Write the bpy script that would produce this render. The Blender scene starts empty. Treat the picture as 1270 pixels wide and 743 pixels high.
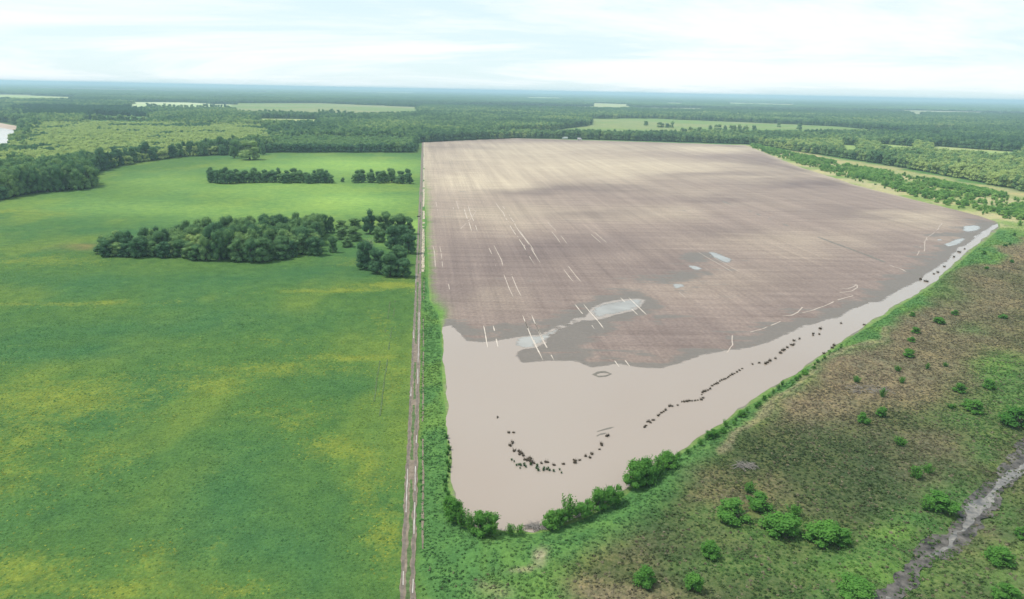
import bpy, bmesh, math, random
import numpy as np
from mathutils import Matrix, Vector
from mathutils.geometry import delaunay_2d_cdt

# ------------------------------------------------------------------ camera, sky, sun, exposure
SC = bpy.context.scene
COL = SC.collection
H = 72.0                                   # flying height of the camera, metres
FPX, CX, CY = 847.0, 635.0, 371.5          # focal length and centre of the 1270 x 743 photograph
PITCH, ROLL = math.radians(17.0), math.radians(1.11)
CAM_R = Matrix.Rotation(math.pi/2 - PITCH, 3, 'X') @ Matrix.Rotation(ROLL, 3, 'Z')
cam = bpy.data.cameras.new('camera'); camo = bpy.data.objects.new('camera', cam)
COL.objects.link(camo); SC.camera = camo
camo.matrix_world = Matrix.Translation((0, 0, H)) @ CAM_R.to_4x4()
cam.sensor_width = 36.0; cam.lens = 36.0*FPX/1270.0; cam.clip_start = 1.0; cam.clip_end = 90000.0

SUN_EL, SUN_AZ = math.radians(62), math.radians(-82)     # azimuth from +Y, clockwise
world = bpy.data.worlds.new('World'); SC.world = world; world.use_nodes = True
wn = world.node_tree.nodes; wl = world.node_tree.links; wn.clear()
wo = wn.new('ShaderNodeOutputWorld'); bg = wn.new('ShaderNodeBackground'); sky = wn.new('ShaderNodeTexSky')
sky.sky_type = 'NISHITA'; sky.sun_disc = False; sky.sun_elevation = SUN_EL; sky.sun_rotation = SUN_AZ
sky.altitude = 100; sky.air_density = 1.0; sky.dust_density = 0.4; sky.ozone_density = 1.0
bg.inputs['Strength'].default_value = 0.10
tc = wn.new('ShaderNodeTexCoord'); sep = wn.new('ShaderNodeSeparateXYZ'); wl.new(tc.outputs['Generated'], sep.inputs[0])
# thin high cloud sheet: direction projected on a plane overhead
zc = wn.new('ShaderNodeMath'); zc.operation = 'MAXIMUM'; wl.new(sep.outputs['Z'], zc.inputs[0]); zc.inputs[1].default_value = 0.0
za = wn.new('ShaderNodeMath'); za.operation = 'ADD'; wl.new(zc.outputs[0], za.inputs[0]); za.inputs[1].default_value = 0.10
dx = wn.new('ShaderNodeMath'); dx.operation = 'DIVIDE'; wl.new(sep.outputs['X'], dx.inputs[0]); wl.new(za.outputs[0], dx.inputs[1])
dy = wn.new('ShaderNodeMath'); dy.operation = 'DIVIDE'; wl.new(sep.outputs['Y'], dy.inputs[0]); wl.new(za.outputs[0], dy.inputs[1])
cmb = wn.new('ShaderNodeCombineXYZ'); wl.new(dx.outputs[0], cmb.inputs[0]); wl.new(dy.outputs[0], cmb.inputs[1])
cn = wn.new('ShaderNodeTexNoise'); cn.inputs['Scale'].default_value = 0.36; cn.inputs['Detail'].default_value = 9
cn.inputs['Roughness'].default_value = 0.62; cn.inputs['Distortion'].default_value = 0.6
mp = wn.new('ShaderNodeMapping'); mp.inputs['Scale'].default_value = (0.8, 1.0, 1); mp.inputs['Location'].default_value = (2.3, 1.1, 0)
wl.new(cmb.outputs[0], mp.inputs[0]); wl.new(mp.outputs[0], cn.inputs['Vector'])
cr = wn.new('ShaderNodeMapRange'); cr.inputs['From Min'].default_value = 0.40; cr.inputs['From Max'].default_value = 0.60
cr.inputs['To Min'].default_value = 0.0; cr.inputs['To Max'].default_value = 0.92; cr.interpolation_type = 'SMOOTHSTEP'
wl.new(cn.outputs['Fac'], cr.inputs['Value'])
veil = wn.new('ShaderNodeMixRGB'); veil.inputs['Fac'].default_value = 0.80; wl.new(sky.outputs[0], veil.inputs['Color1']); veil.inputs['Color2'].default_value = (7.3, 8.85, 9.35, 1)
mixs = wn.new('ShaderNodeMixRGB'); wl.new(cr.outputs[0], mixs.inputs['Fac'])
wl.new(veil.outputs[0], mixs.inputs['Color1']); mixs.inputs['Color2'].default_value = (9.0, 9.35, 9.45, 1)
wl.new(mixs.outputs[0], bg.inputs['Color']); wl.new(bg.outputs[0], wo.inputs['Surface'])

sd = bpy.data.lights.new('sun', 'SUN'); so = bpy.data.objects.new('sun', sd); COL.objects.link(so)
sd.energy = 4.0; sd.angle = math.radians(4.0); sd.color = (1.0, 0.955, 0.89)
sdir = Vector((math.sin(SUN_AZ)*math.cos(SUN_EL), math.cos(SUN_AZ)*math.cos(SUN_EL), math.sin(SUN_EL)))
so.rotation_euler = sdir.to_track_quat('Z', 'Y').to_euler()
so.location = (0, 0, 400)

vs = SC.view_settings; vs.view_transform = 'Standard'; vs.look = 'None'; vs.exposure = 0.22; vs.gamma = 1.0
vs.use_curve_mapping = False
SC.render.engine = 'CYCLES'
cy = SC.cycles
cy.max_bounces = 5; cy.diffuse_bounces = 2; cy.glossy_bounces = 2; cy.transmission_bounces = 2; cy.volume_bounces = 1
cy.transparent_max_bounces = 8; cy.caustics_reflective = False; cy.caustics_refractive = False
cy.use_denoising = True; cy.denoiser = 'OPENIMAGEDENOISE'

random.seed(7); RNG = np.random.default_rng(7)

# ------------------------------------------------------------------ survey: photograph pixel -> ground metre
CR = np.array(CAM_R)
def GA(px, py):
    px = np.asarray(px, float); py = np.asarray(py, float)
    d = np.stack([(px-CX)/FPX, -(py-CY)/FPX, -np.ones_like(px)], -1) @ CR.T
    t = -H/np.minimum(d[..., 2], -1e-4)
    return d[..., 0]*t, d[..., 1]*t
def G(px, py):
    x, y = GA(px, py); return float(x), float(y)
def GP(pts): return np.array([G(*p) for p in pts])
def PXA(x, y, z=0.0):
    p = np.stack([x, y, np.zeros_like(x)+z-H], -1) @ CR
    return CX - FPX*p[..., 0]/p[..., 2], CY + FPX*p[..., 1]/p[..., 2]
ROWA = None
_a, _b = np.array(G(505, 743)), np.array(G(525.7, 134))
ROWD = (_b-_a)/np.linalg.norm(_b-_a); ROWN = np.array([ROWD[1], -ROWD[0]])     # along the farm track / to its right
ROWANG = math.atan2(ROWD[1], ROWD[0]); RO = _a
def UV(u, v): return RO + ROWD*u + ROWN*v
def toUV(x, y):
    d = np.stack([x-RO[0], y-RO[1]], -1); return d @ ROWD, d @ ROWN

# ------------------------------------------------------------------ numpy helpers
def hash2(ix, iy, s):
    n = (ix.astype(np.int64)*374761393 + iy.astype(np.int64)*668265263 + s*1442695041) & 0x7fffffff
    n = ((n ^ (n >> 13))*1274126177) & 0x7fffffff
    return ((n ^ (n >> 16)) & 0xffff)/65535.0
def vnoise(x, y, s=0):
    ix, iy = np.floor(x), np.floor(y); fx, fy = x-ix, y-iy
    fx = fx*fx*(3-2*fx); fy = fy*fy*(3-2*fy)
    a = hash2(ix, iy, s); b = hash2(ix+1, iy, s); c = hash2(ix, iy+1, s); d = hash2(ix+1, iy+1, s)
    return (a*(1-fx)+b*fx)*(1-fy) + (c*(1-fx)+d*fx)*fy
def fbm(x, y, s=0, o=4):
    r = 0; a = 0.5; t = 0
    for k in range(o):
        r = r + a*vnoise(x*2**k, y*2**k, s+k*17); t += a; a *= 0.5
    return r/t
def sstep(a, b, x):
    t = np.clip((x-a)/(b-a), 0, 1); return t*t*(3-2*t)
def sdist(x, y, poly):                     # signed distance to polygon, negative inside
    P = np.asarray(poly); n = len(P); d = np.full(np.shape(x), 1e18); ins = np.zeros(np.shape(x), bool)
    for i in range(n):
        a = P[i]; b = P[(i+1) % n]; e = b-a; L = max(e @ e, 1e-9)
        t = np.clip(((x-a[0])*e[0]+(y-a[1])*e[1])/L, 0, 1)
        d = np.minimum(d, (x-a[0]-t*e[0])**2 + (y-a[1]-t*e[1])**2)
        if a[1] != b[1]:
            c = ((a[1] > y) != (b[1] > y)) & (x < (b[0]-a[0])*(y-a[1])/(b[1]-a[1])+a[0]); ins ^= c
    return np.where(ins, -1, 1)*np.sqrt(d)
def inside(x, y, poly):
    P = np.asarray(poly); n = len(P); ins = np.zeros(np.shape(x), bool)
    for i in range(n):
        a = P[i]; b = P[(i+1) % n]
        if a[1] != b[1]:
            ins ^= ((a[1] > y) != (b[1] > y)) & (x < (b[0]-a[0])*(y-a[1])/(b[1]-a[1])+a[0])
    return ins
def ldist(x, y, line):
    P = np.asarray(line); d = np.full(np.shape(x), 1e18)
    for i in range(len(P)-1):
        a = P[i]; e = P[i+1]-a; L = max(e @ e, 1e-9)
        t = np.clip(((x-a[0])*e[0]+(y-a[1])*e[1])/L, 0, 1)
        d = np.minimum(d, (x-a[0]-t*e[0])**2 + (y-a[1]-t*e[1])**2)
    return np.sqrt(d)
def blob(x, y, px, py, rx, ry, p=1.0):     # soft ellipse on the ground
    c = np.array(G(px, py)); ax = (np.array(G(px+rx, py))-np.array(G(px-rx, py)))/2
    ay = (np.array(G(px, py-ry))-np.array(G(px, py+ry)))/2
    M = np.linalg.inv(np.stack([ax, ay], 1)); q0 = M[0, 0]*(x-c[0])+M[0, 1]*(y-c[1]); q1 = M[1, 0]*(x-c[0])+M[1, 1]*(y-c[1])
    return np.exp(-(q0*q0+q1*q1)*p)

# ------------------------------------------------------------------ bpy helpers
def tag(o, label=None, cat=None, group=None, kind=None):
    if label: o['label'] = label
    if cat: o['category'] = cat
    if group: o['group'] = group
    if kind: o['kind'] = kind
    return o
def obj(name, me, mat=None, parent=None, loc=None):
    o = bpy.data.objects.new(name, me); COL.objects.link(o)
    if mat and not me.materials: me.materials.append(mat)
    if parent: o.parent = parent
    if loc is not None: o.location = loc
    return o
def empty(name, loc, rz=0, sc=(1, 1, 1)):
    o = bpy.data.objects.new(name, None); COL.objects.link(o); o.empty_display_size = 0.5
    o.location = loc; o.rotation_euler = (0, 0, rz); o.scale = sc; return o
def mesh_np(name, V, F, smooth=False):     # F: (n,3) or (n,4) int arrays, or list of both
    me = bpy.data.meshes.new(name); V = np.asarray(V, np.float32)
    Fs = F if isinstance(F, list) else [F]
    Fs = [np.asarray(f, np.int32) for f in Fs if len(f)]
    loops = np.concatenate([f.ravel() for f in Fs]); tot = np.concatenate([np.full(len(f), f.shape[1], np.int32) for f in Fs])
    st = np.concatenate([[0], np.cumsum(tot)[:-1]]).astype(np.int32)
    me.vertices.add(len(V)); me.vertices.foreach_set('co', V.ravel())
    me.loops.add(len(loops)); me.loops.foreach_set('vertex_index', loops)
    me.polygons.add(len(tot)); me.polygons.foreach_set('loop_start', st)
    if smooth: me.polygons.foreach_set('use_smooth', np.ones(len(tot), bool))
    me.update(calc_edges=True); me.validate(); return me
def attr(me, name, typ, data):
    a = me.attributes.new(name, typ, 'POINT'); data = np.asarray(data, np.float32)
    a.data.foreach_set({'FLOAT': 'value', 'FLOAT_VECTOR': 'vector', 'FLOAT_COLOR': 'color'}[typ], data.ravel())
def resample(P, closed, step, amp=0.0, s=0, freq=None):
    P = np.asarray(P, float); n = len(P); out = []
    for i in range(n if closed else n-1):
        a = P[i]; b = P[(i+1) % n]; L = np.linalg.norm(b-a); st = step(0.5*(a+b)) if callable(step) else step
        k = max(1, int(L/st))
        for j in range(k): out.append(a+(b-a)*j/k)
    if not closed: out.append(P[-1])
    Q = np.array(out)
    if amp:
        am = np.array([amp(q) if callable(amp) else amp for q in Q]); fr = np.array([1/(freq(q) if callable(freq) else freq) for q in Q])
        nx = fbm(Q[:, 0]*fr, Q[:, 1]*fr, s+3, 3)-.5; ny = fbm(Q[:, 0]*fr+77, Q[:, 1]*fr, s+9, 3)-.5
        Q = Q + np.stack([nx, ny], -1)*2*am[:, None]
    return Q
def sheet_mesh(name, poly, z, grid=None):  # flat sheet; grid(u-spacing fn) adds inner points
    pts = [Vector((p[0], p[1])) for p in poly]; n = len(pts)
    edges = [(i, (i+1) % n) for i in range(n)]
    if grid is not None:
        g = grid[sdist(grid[:, 0], grid[:, 1], poly) < -0.5]; pts += [Vector((p[0], p[1])) for p in g]
    r = delaunay_2d_cdt(pts, edges, [], 1, 1e-4)
    V = np.array([[v.x, v.y, z] for v in r[0]]); F = [f for f in r[2]]
    me = mesh_np(name, V, np.array(F)); 
    if len(me.polygons) and me.polygons[0].normal.z < 0: me.flip_normals()
    return me, V
STEP = lambda q: max(0.35, 0.006*math.hypot(q[0], q[1]))

# ------------------------------------------------------------------ materials
def newmat(name):
    m = bpy.data.materials.new(name); m.use_nodes = True; nt = m.node_tree; nt.nodes.clear()
    out = nt.nodes.new('ShaderNodeOutputMaterial'); return m, nt, nt.nodes, nt.links, out
def N(nt, typ, **kw):
    n = nt.nodes.new(typ)
    for k, v in kw.items():
        if k in n.inputs: n.inputs[k].default_value = v
        else: setattr(n, k, v)
    return n
def noise(nt, vec, scale, detail=4, rough=0.6, dist=0.0):
    n = N(nt, 'ShaderNodeTexNoise', Scale=scale, Detail=detail, Roughness=rough, Distortion=dist)
    nt.links.new(vec, n.inputs['Vector']); return n.outputs['Fac']
def mrange(nt, v, a, b, c, d):
    n = N(nt, 'ShaderNodeMapRange'); n.inputs['From Min'].default_value = a; n.inputs['From Max'].default_value = b
    n.inputs['To Min'].default_value = c; n.inputs['To Max'].default_value = d; nt.links.new(v, n.inputs['Value']); return n.outputs[0]
def mix(nt, fac, a, b, mode='MIX'):
    n = N(nt, 'ShaderNodeMixRGB', blend_type=mode)
    for k, v in (('Fac', fac), ('Color1', a), ('Color2', b)):
        if hasattr(v, 'links') or hasattr(v, 'is_output'): nt.links.new(v, n.inputs[k])
        else: n.inputs[k].default_value = v if k == 'Fac' else (*v, 1)
    return n.outputs[0]
def mathn(nt, op, a, b=None):
    n = N(nt, 'ShaderNodeMath', operation=op)
    for i, v in enumerate((a, b)):
        if v is None: continue
        if hasattr(v, 'is_output'): nt.links.new(v, n.inputs[i])
        else: n.inputs[i].default_value = v
    return n.outputs[0]
def pos(nt): return N(nt, 'ShaderNodeNewGeometry').outputs['Position']
def mapped(nt, vec, rot=0.0, scale=(1, 1, 1)):
    n = N(nt, 'ShaderNodeMapping', vector_type='POINT'); n.inputs['Rotation'].default_value = (0, 0, rot); n.inputs['Scale'].default_value = scale
    nt.links.new(vec, n.inputs[0]); return n.outputs[0]
def rowspace(nt, sc):                      # coordinates turned so that X runs along the crop rows
    a = N(nt, 'ShaderNodeMapping'); a.inputs['Rotation'].default_value = (0, 0, -ROWANG); nt.links.new(pos(nt), a.inputs[0])
    b = N(nt, 'ShaderNodeMapping'); b.inputs['Scale'].default_value = sc; nt.links.new(a.outputs[0], b.inputs[0]); return b.outputs[0]
def princ(nt, out, col, rough=0.9, spec=0.2, bump=None, bstr=0.3, bdist=0.1, ior=1.45):
    p = N(nt, 'ShaderNodeBsdfPrincipled'); p.inputs['Specular IOR Level'].default_value = spec; p.inputs['IOR'].default_value = ior
    if hasattr(col, 'is_output'): nt.links.new(col, p.inputs['Base Color'])
    else: p.inputs['Base Color'].default_value = (*col, 1)
    if hasattr(rough, 'is_output'): nt.links.new(rough, p.inputs['Roughness'])
    else: p.inputs['Roughness'].default_value = rough
    if bump is not None:
        b = N(nt, 'ShaderNodeBump'); b.inputs['Strength'].default_value = bstr; b.inputs['Distance'].default_value = bdist
        nt.links.new(bump, b.inputs['Height']); nt.links.new(b.outputs[0], p.inputs['Normal'])
    nt.links.new(p.outputs[0], out.inputs['Surface']); return p

YELC = (.150, .185, .034)
def mat_ground():
    m, nt, n, l, out = newmat('grassland'); P = pos(nt)
    a = N(nt, 'ShaderNodeAttribute', attribute_name='gcol'); r = N(nt, 'ShaderNodeAttribute', attribute_name='rough')
    n1 = noise(nt, P, 1.6, 6, 0.75); n2 = noise(nt, P, 0.22, 5, 0.65); n3 = noise(nt, P, 0.03, 4, 0.6)
    ye = N(nt, 'ShaderNodeAttribute', attribute_name='yel'); n4 = noise(nt, P, .55, 5, .75); n5 = noise(nt, P, .09, 4, .6)
    yv = mathn(nt, 'ADD', ye.outputs['Fac'], mathn(nt, 'ADD', mrange(nt, n4, .25, .75, -.38, .38), mrange(nt, n5, .25, .75, -.22, .22)))
    c = mix(nt, mrange(nt, yv, .18, .75, 0, .85), a.outputs['Color'], YELC)
    rv = mathn(nt, 'MULTIPLY', r.outputs['Fac'], mrange(nt, noise(nt, P, .8, 5, .8), .44, .62, 0, .75)); c = mix(nt, rv, c, (.185, .150, .100))
    rd = mathn(nt, 'MULTIPLY', r.outputs['Fac'], mrange(nt, noise(nt, mapped(nt, P, 1.0, (1, 1, 1)), 1.1, 5, .8), .46, .66, 0, .7)); c = mix(nt, rd, c, (.040, .058, .026))
    c = mix(nt, 1.0, c, mix(nt, mrange(nt, n1, .3, .7, 0, 1), (.62, .66, .6), (1.38, 1.34, 1.3)), 'MULTIPLY')
    c = mix(nt, 1.0, c, mix(nt, mrange(nt, n2, .3, .7, 0, 1), (.74, .80, .84), (1.28, 1.20, 1.06)), 'MULTIPLY')
    c = mix(nt, 1.0, c, mix(nt, mrange(nt, n3, .3, .7, 0, 1), (.84, .92, .95), (1.16, 1.08, 1.0)), 'MULTIPLY')
    princ(nt, out, c, 0.95, 0.08, n1, 0.6, 0.25); return m
def mat_leaf(name, kind, ramp):
    m, nt, n, l, out = newmat(name); P = pos(nt)
    a = N(nt, 'ShaderNodeAttribute', attribute_name='tint', attribute_type=kind)
    nz = noise(nt, P, 0.9, 3, 0.7); f = mathn(nt, 'ADD', a.outputs['Fac'], mrange(nt, nz, .3, .7, -.16, .16))
    cr = N(nt, 'ShaderNodeValToRGB'); e = cr.color_ramp.elements
    e[0].position = 0; e[0].color = (*ramp[0], 1); e[1].position = 1; e[1].color = (*ramp[-1], 1)
    for i, c in enumerate(ramp[1:-1]): q = e.new((i+1)/(len(ramp)-1)); q.color = (*c, 1)
    l.new(f, cr.inputs[0])
    d = N(nt, 'ShaderNodeBsdfDiffuse'); t = N(nt, 'ShaderNodeBsdfTranslucent'); mx = N(nt, 'ShaderNodeMixShader', Fac=0.42)
    l.new(cr.outputs[0], d.inputs[0]); l.new(cr.outputs[0], t.inputs[0]); l.new(d.outputs[0], mx.inputs[1]); l.new(t.outputs[0], mx.inputs[2])
    l.new(mx.outputs[0], out.inputs['Surface']); return m
def mat_colattr(name, kind, rough=.9):    # colour from a vector attribute 'col'
    m, nt, n, l, out = newmat(name)
    a = N(nt, 'ShaderNodeAttribute', attribute_name='col', attribute_type=kind)
    d = N(nt, 'ShaderNodeBsdfDiffuse'); t = N(nt, 'ShaderNodeBsdfTranslucent'); mx = N(nt, 'ShaderNodeMixShader', Fac=0.25)
    l.new(a.outputs['Color'], d.inputs[0]); l.new(a.outputs['Color'], t.inputs[0]); l.new(d.outputs[0], mx.inputs[1]); l.new(t.outputs[0], mx.inputs[2])
    l.new(mx.outputs[0], out.inputs['Surface']); return m
def mat_plain(name, col, rough=.8, var=.25, sc=1.5, spec=.2, bdist=.05):
    m, nt, n, l, out = newmat(name); nz = noise(nt, pos(nt), sc, 5, .65)
    c = mix(nt, mrange(nt, nz, .3, .7, 0, 1), tuple(k*(1-var) for k in col), tuple(min(1, k*(1+var)) for k in col))
    princ(nt, out, c, rough, spec, nz, .3, bdist); return m
def mat_water(name, col, col2, rough=.06, sc=.05, wave=.02):
    m, nt, n, l, out = newmat(name); P = pos(nt)
    n1 = noise(nt, P, sc, 4, .6, 1.0); n2 = noise(nt, mapped(nt, P, .5, (1, .6, 1)), 1.3, 3, .6)
    c = mix(nt, mrange(nt, n1, .35, .65, 0, 1), col, col2)
    r = mrange(nt, n1, .35, .65, rough*.7, rough*1.8)
    princ(nt, out, c, r, .5, n2, .25, wave, 1.333); return m
def mat_shoal(name, col, col2, rough, lo, hi, sc=.08):   # shallow water broken up by clods where it thins out
    m, nt, n, l, out = newmat(name); P = pos(nt)
    n1 = noise(nt, P, sc, 3, .5, .4); c = mix(nt, mrange(nt, n1, .35, .65, 0, 1), col, col2)
    n2 = noise(nt, mapped(nt, P, .5, (1, .6, 1)), 1.3, 3, .6)
    p = princ(nt, out, c, rough, .5, n2, .25, .004, 1.333)
    dp = N(nt, 'ShaderNodeAttribute', attribute_name='depth'); st = noise(nt, mapped(nt, P, .12, (.14, .60, 1)), 1.0, 8, .8)
    v = mathn(nt, 'ADD', dp.outputs['Fac'], mrange(nt, st, .25, .75, lo, hi)); f = mrange(nt, v, -.10, .10, 0, 1)
    tr = N(nt, 'ShaderNodeBsdfTransparent'); mx = N(nt, 'ShaderNodeMixShader'); l.new(f, mx.inputs[0]); l.new(tr.outputs[0], mx.inputs[1]); l.new(p.outputs[0], mx.inputs[2]); l.new(mx.outputs[0], out.inputs['Surface'])
    return m
def mat_field():
    m, nt, n, l, out = newmat('ploughed_soil'); P = pos(nt)
    a = N(nt, 'ShaderNodeAttribute', attribute_name='gcol'); w = N(nt, 'ShaderNodeAttribute', attribute_name='wet')
    r1 = noise(nt, rowspace(nt, (.012, .9, 1)), 1.0, 4, .7)          # drill rows
    r2 = noise(nt, rowspace(nt, (.004, .13, 1)), 1.0, 3, .6)         # passes of the machine
    n1 = noise(nt, P, .9, 5, .75); n2 = noise(nt, P, .06, 5, .65)
    x1 = noise(nt, mapped(nt, P, 0.1, (.02, .25, 1)), 1.0, 4, .65)
    c = mix(nt, 1.0, a.outputs['Color'], mix(nt, mrange(nt, r1, .3, .7, 0, 1), (.88, .88, .89), (1.11, 1.10, 1.09)), 'MULTIPLY')
    c = mix(nt, 1.0, c, mix(nt, mrange(nt, r2, .3, .7, 0, 1), (.88, .87, .88), (1.12, 1.12, 1.11)), 'MULTIPLY')
    c = mix(nt, 1.0, c, mix(nt, mrange(nt, n1, .3, .7, 0, 1), (.72, .72, .73), (1.28, 1.28, 1.25)), 'MULTIPLY')
    c = mix(nt, 1.0, c, mix(nt, mrange(nt, x1, .3, .7, 0, 1), (.82, .81, .82), (1.16, 1.17, 1.17)), 'MULTIPLY')
    ww = mathn(nt, 'ADD', w.outputs['Fac'], mathn(nt, 'ADD', mrange(nt, n2, .3, .7, -.34, .34), mrange(nt, x1, .3, .7, -.30, .30)))
    wf = mrange(nt, ww, .44, .62, 0, .88)
    c = mix(nt, wf, c, mix(nt, n1, (.098, .088, .077), (.168, .148, .130)))
    rg = mrange(nt, wf, 0, 1, .95, .55)
    princ(nt, out, c, rg, .18, n1, .5, .12); return m

LEAF_RAMP = [(.045, .112, .066), (.078, .168, .080), (.125, .235, .095), (.215, .335, .120), (.385, .480, .165)]
BUSH_RAMP = [(.035, .100, .030), (.052, .150, .034), (.082, .215, .042), (.125, .285, .055), (.170, .330, .080)]
M = dict(
    ground=mat_ground(), field=mat_field(),
    leaf=mat_leaf('tree_leaves', 'OBJECT', LEAF_RAMP), bush=mat_leaf('bush_leaves', 'OBJECT', BUSH_RAMP), brush=mat_leaf('brush_leaves', 'INSTANCER', [(.06, .15, .04), (.12, .27, .06), (.20, .38, .09), (.30, .46, .13)]), wood_leaf=mat_leaf('woodland_leaves', 'INSTANCER', LEAF_RAMP),
    tuft=mat_colattr('weed_tufts', 'INSTANCER'),
    bark=mat_plain('bark', (.10, .085, .07), .95, .4, 6), branch=mat_plain('bare_branches', (.22, .20, .18), .95, .3, 3),
    water=mat_shoal('flood_water_silt', (.262, .212, .176), (.285, .240, .205), .07, -.45, .22, .010),
    puddle=mat_shoal('shallow_water', (.215, .200, .180), (.285, .275, .255), .12, -.85, .42),
    river=mat_water('river_water', (.40, .37, .33), (.48, .45, .42), .15, .02, .02),
    creek=mat_water('creek_water', (.07, .07, .07), (.20, .185, .165), .16, .5, .02),
    mud=mat_plain('mud', (.072, .064, .057), .55, .95, .55, .35, .5), sand=mat_plain('sand', (.36, .28, .22), .9, .2, .03),
    track=mat_plain('track_earth', (.165, .134, .102), .9, .35, .9), rut=mat_plain('rut_mud', (.118, .096, .076), .6, .4, .7, .4),
    rutwater=mat_water('rut_water', (.30, .27, .24), (.42, .39, .36), .12, .5, .003),
    dull=mat_plain('dusty_wheelings', (.36, .305, .262), .9, .2, .5), edge=mat_plain('dry_edge', (.36, .31, .235), .9, .25, .6), strawgrass=mat_plain('track_grass', (.070, .110, .040), .95, .5, 1.2), pale=mat_plain('wet_shine_wheelings', (.44, .385, .33), .9, .2, .5), clod=mat_plain('drowned_stalks', (.055, .042, .028), .9, .5, 3),  # pale wheelings: shine of water in the ruts painted as matte colour
    islet=mat_plain('wet_islet', (.13, .115, .095), .6, .3, .8, .3),
    white=mat_plain('white_paint', (.80, .80, .80), .4, .04, 1, .4), black=mat_plain('rubber', (.02, .02, .02), .8, .2, 3),
    glass=mat_plain('dark_glass', (.03, .04, .05), .1, .1, 1, .5), steel=mat_plain('grey_steel', (.25, .25, .26), .5, .15, 3, .5),
)

# ------------------------------------------------------------------ outlines of the land (surveyed from the photograph)
FIELD = GP([(524, 176.5), (560, 174.8), (640, 171.5), (700, 173), (800, 176), (925, 180), (955, 192), (985, 205), (1060, 229), (1130, 247),
            (1180, 259), (1215, 268), (1240, 276), (1242, 284), (1222, 300), (1202, 315), (1180, 334), (1160, 352), (1140, 366), (1110, 384),
            (1076, 406), (1045, 427), (1005, 454), (968, 479), (930, 503), (898, 527), (863, 549), (838, 568), (812, 580), (795, 588), (782, 610),
            (760, 625), (720, 645), (680, 658), (662, 662), (627, 660), (600, 658), (575, 654), (562, 630), (556, 600), (555, 575), (553, 540),
            (549.5, 480), (547, 440), (546, 405), (543, 388), (531, 372), (529, 340), (528, 270), (525.5, 210)])
FLOOD = GP([(549, 405.5), (560.5, 403.8), (570, 411), (581, 423), (597, 424), (622, 421), (640, 418), (655, 416), (672, 414), (683, 408), (704, 401),
            (711, 395.5), (724, 393.2), (732, 382), (748, 375), (765, 371.5), (790, 369.5), (801, 372), (796, 381), (786, 386.5), (757, 393), (745, 397),
            (722, 398.5), (708, 404), (692, 411.5), (681, 419), (672, 430), (648, 434.5), (641, 441), (649, 449.5), (681, 447), (714, 447), (724, 451), (734.5, 455),
            (745, 454), (755, 452), (769, 451), (786, 454), (802, 456), (820, 455.5), (842, 450), (858, 444), (874, 439), (908, 434.5), (930, 430), (952, 424), (985, 409),
            (1023, 396), (1040, 394), (1050, 385.5), (1077, 375), (1090, 375), (1107, 363), (1138, 348), (1145, 341), (1162, 331), (1173, 324.5), (1179, 316),
            (1196, 304), (1212, 292), (1229, 280), (1238, 277.5), (1238, 281), (1219, 297), (1199, 312), (1179, 331), (1158, 349), (1138, 363), (1108, 381),
            (1074, 403), (1043, 424), (1003, 451), (966, 476), (928, 500), (896, 524), (861, 546), (835, 565), (811, 577), (792, 585), (780, 607), (757, 622),
            (718, 642), (678, 655), (662, 659), (645, 657), (627, 657.5), (602, 655.5), (577, 651), (564.5, 628), (560, 600), (559, 575), (557, 545), (553, 480), (551, 440)])
ROAD_L = [(494.5, 743), (507.2, 497), (514.2, 335), (520.2, 205), (522.3, 177)]

FRONT = [(-600, 345), (-300, 282), (0, 249), (60, 239), (122, 235), (119, 217), (150, 207), (180, 201), (230, 194.5), (280, 193), (335, 189.5), (518, 189.5), (519, 177.5), (560, 175),
         (640, 171.6), (700, 172.2), (800, 175.3), (925, 179), (950, 181), (985, 187.5), (1060, 198.5), (1150, 214), (1270, 238), (1700, 330)]
CLEAR = {k: GP(v) for k, v in dict(
    river=[(-500, 235), (-200, 215), (-60, 200), (0, 191), (18, 176), (33, 163), (25, 157), (0, 152), (-500, 150)],
    strip_a=[(-100, 116.8), (0, 117.5), (95, 120.5), (95, 126.5), (0, 125.5), (-100, 124.5)],
    flats=[(160, 126.5), (230, 127), (290, 130), (290, 138.5), (160, 138)],
    meadow=[(288, 128), (400, 128), (520, 133), (520, 143), (440, 147), (288, 143)],
    strip_b=[(112, 143.5), (185, 145), (185, 157), (110, 156)],
    strip_c=[(320, 147), (400, 148), (400, 158), (320, 157.5)],
    main=[(600, 167.5), (690, 162), (735, 154.5), (731, 147), (810, 147), (880, 150), (980, 154), (1040, 157), (1135, 166.5), (1140, 169.5), (1050, 168),
          (960, 169), (850, 171), (760, 170.5), (690, 169), (640, 168.6)],
    strip_d=[(1160, 181.5), (1268, 189), (1268, 203), (1160, 195)],
    strip_e=[(1092, 178.5), (1138, 182), (1138, 193), (1092, 190.5)],
    strip_f=[(1046, 179.5), (1064, 181), (1064, 194), (1046, 193)],
    strip_g=[(1152, 158.5), (1183, 160), (1176, 166), (1157, 166)],
    strip_h=[(730, 127.5), (785, 129.5), (785, 136), (730, 134.5)],
    strip_i=[(1143, 167), (1178, 169), (1172, 174), (1150, 174)],
    strip_k=[(650, 120), (700, 121), (700, 124.2), (650, 123.2)], strip_l=[(900, 127), (990, 129.5), (990, 132.5), (900, 130.5)], strip_m=[(1130, 141), (1150, 141.8), (1150, 146), (1130, 145)], strip_n=[(430, 113.4), (520, 115), (520, 116.8), (430, 115.2)], strip_j=[(820, 127.0), (850, 127.6), (850, 131), (820, 130.4)]).items()}
FRONTW = GP(FRONT)
FORESTP = np.vstack([FRONTW, [[30000, 36000], [-30000, 36000]]])
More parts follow.
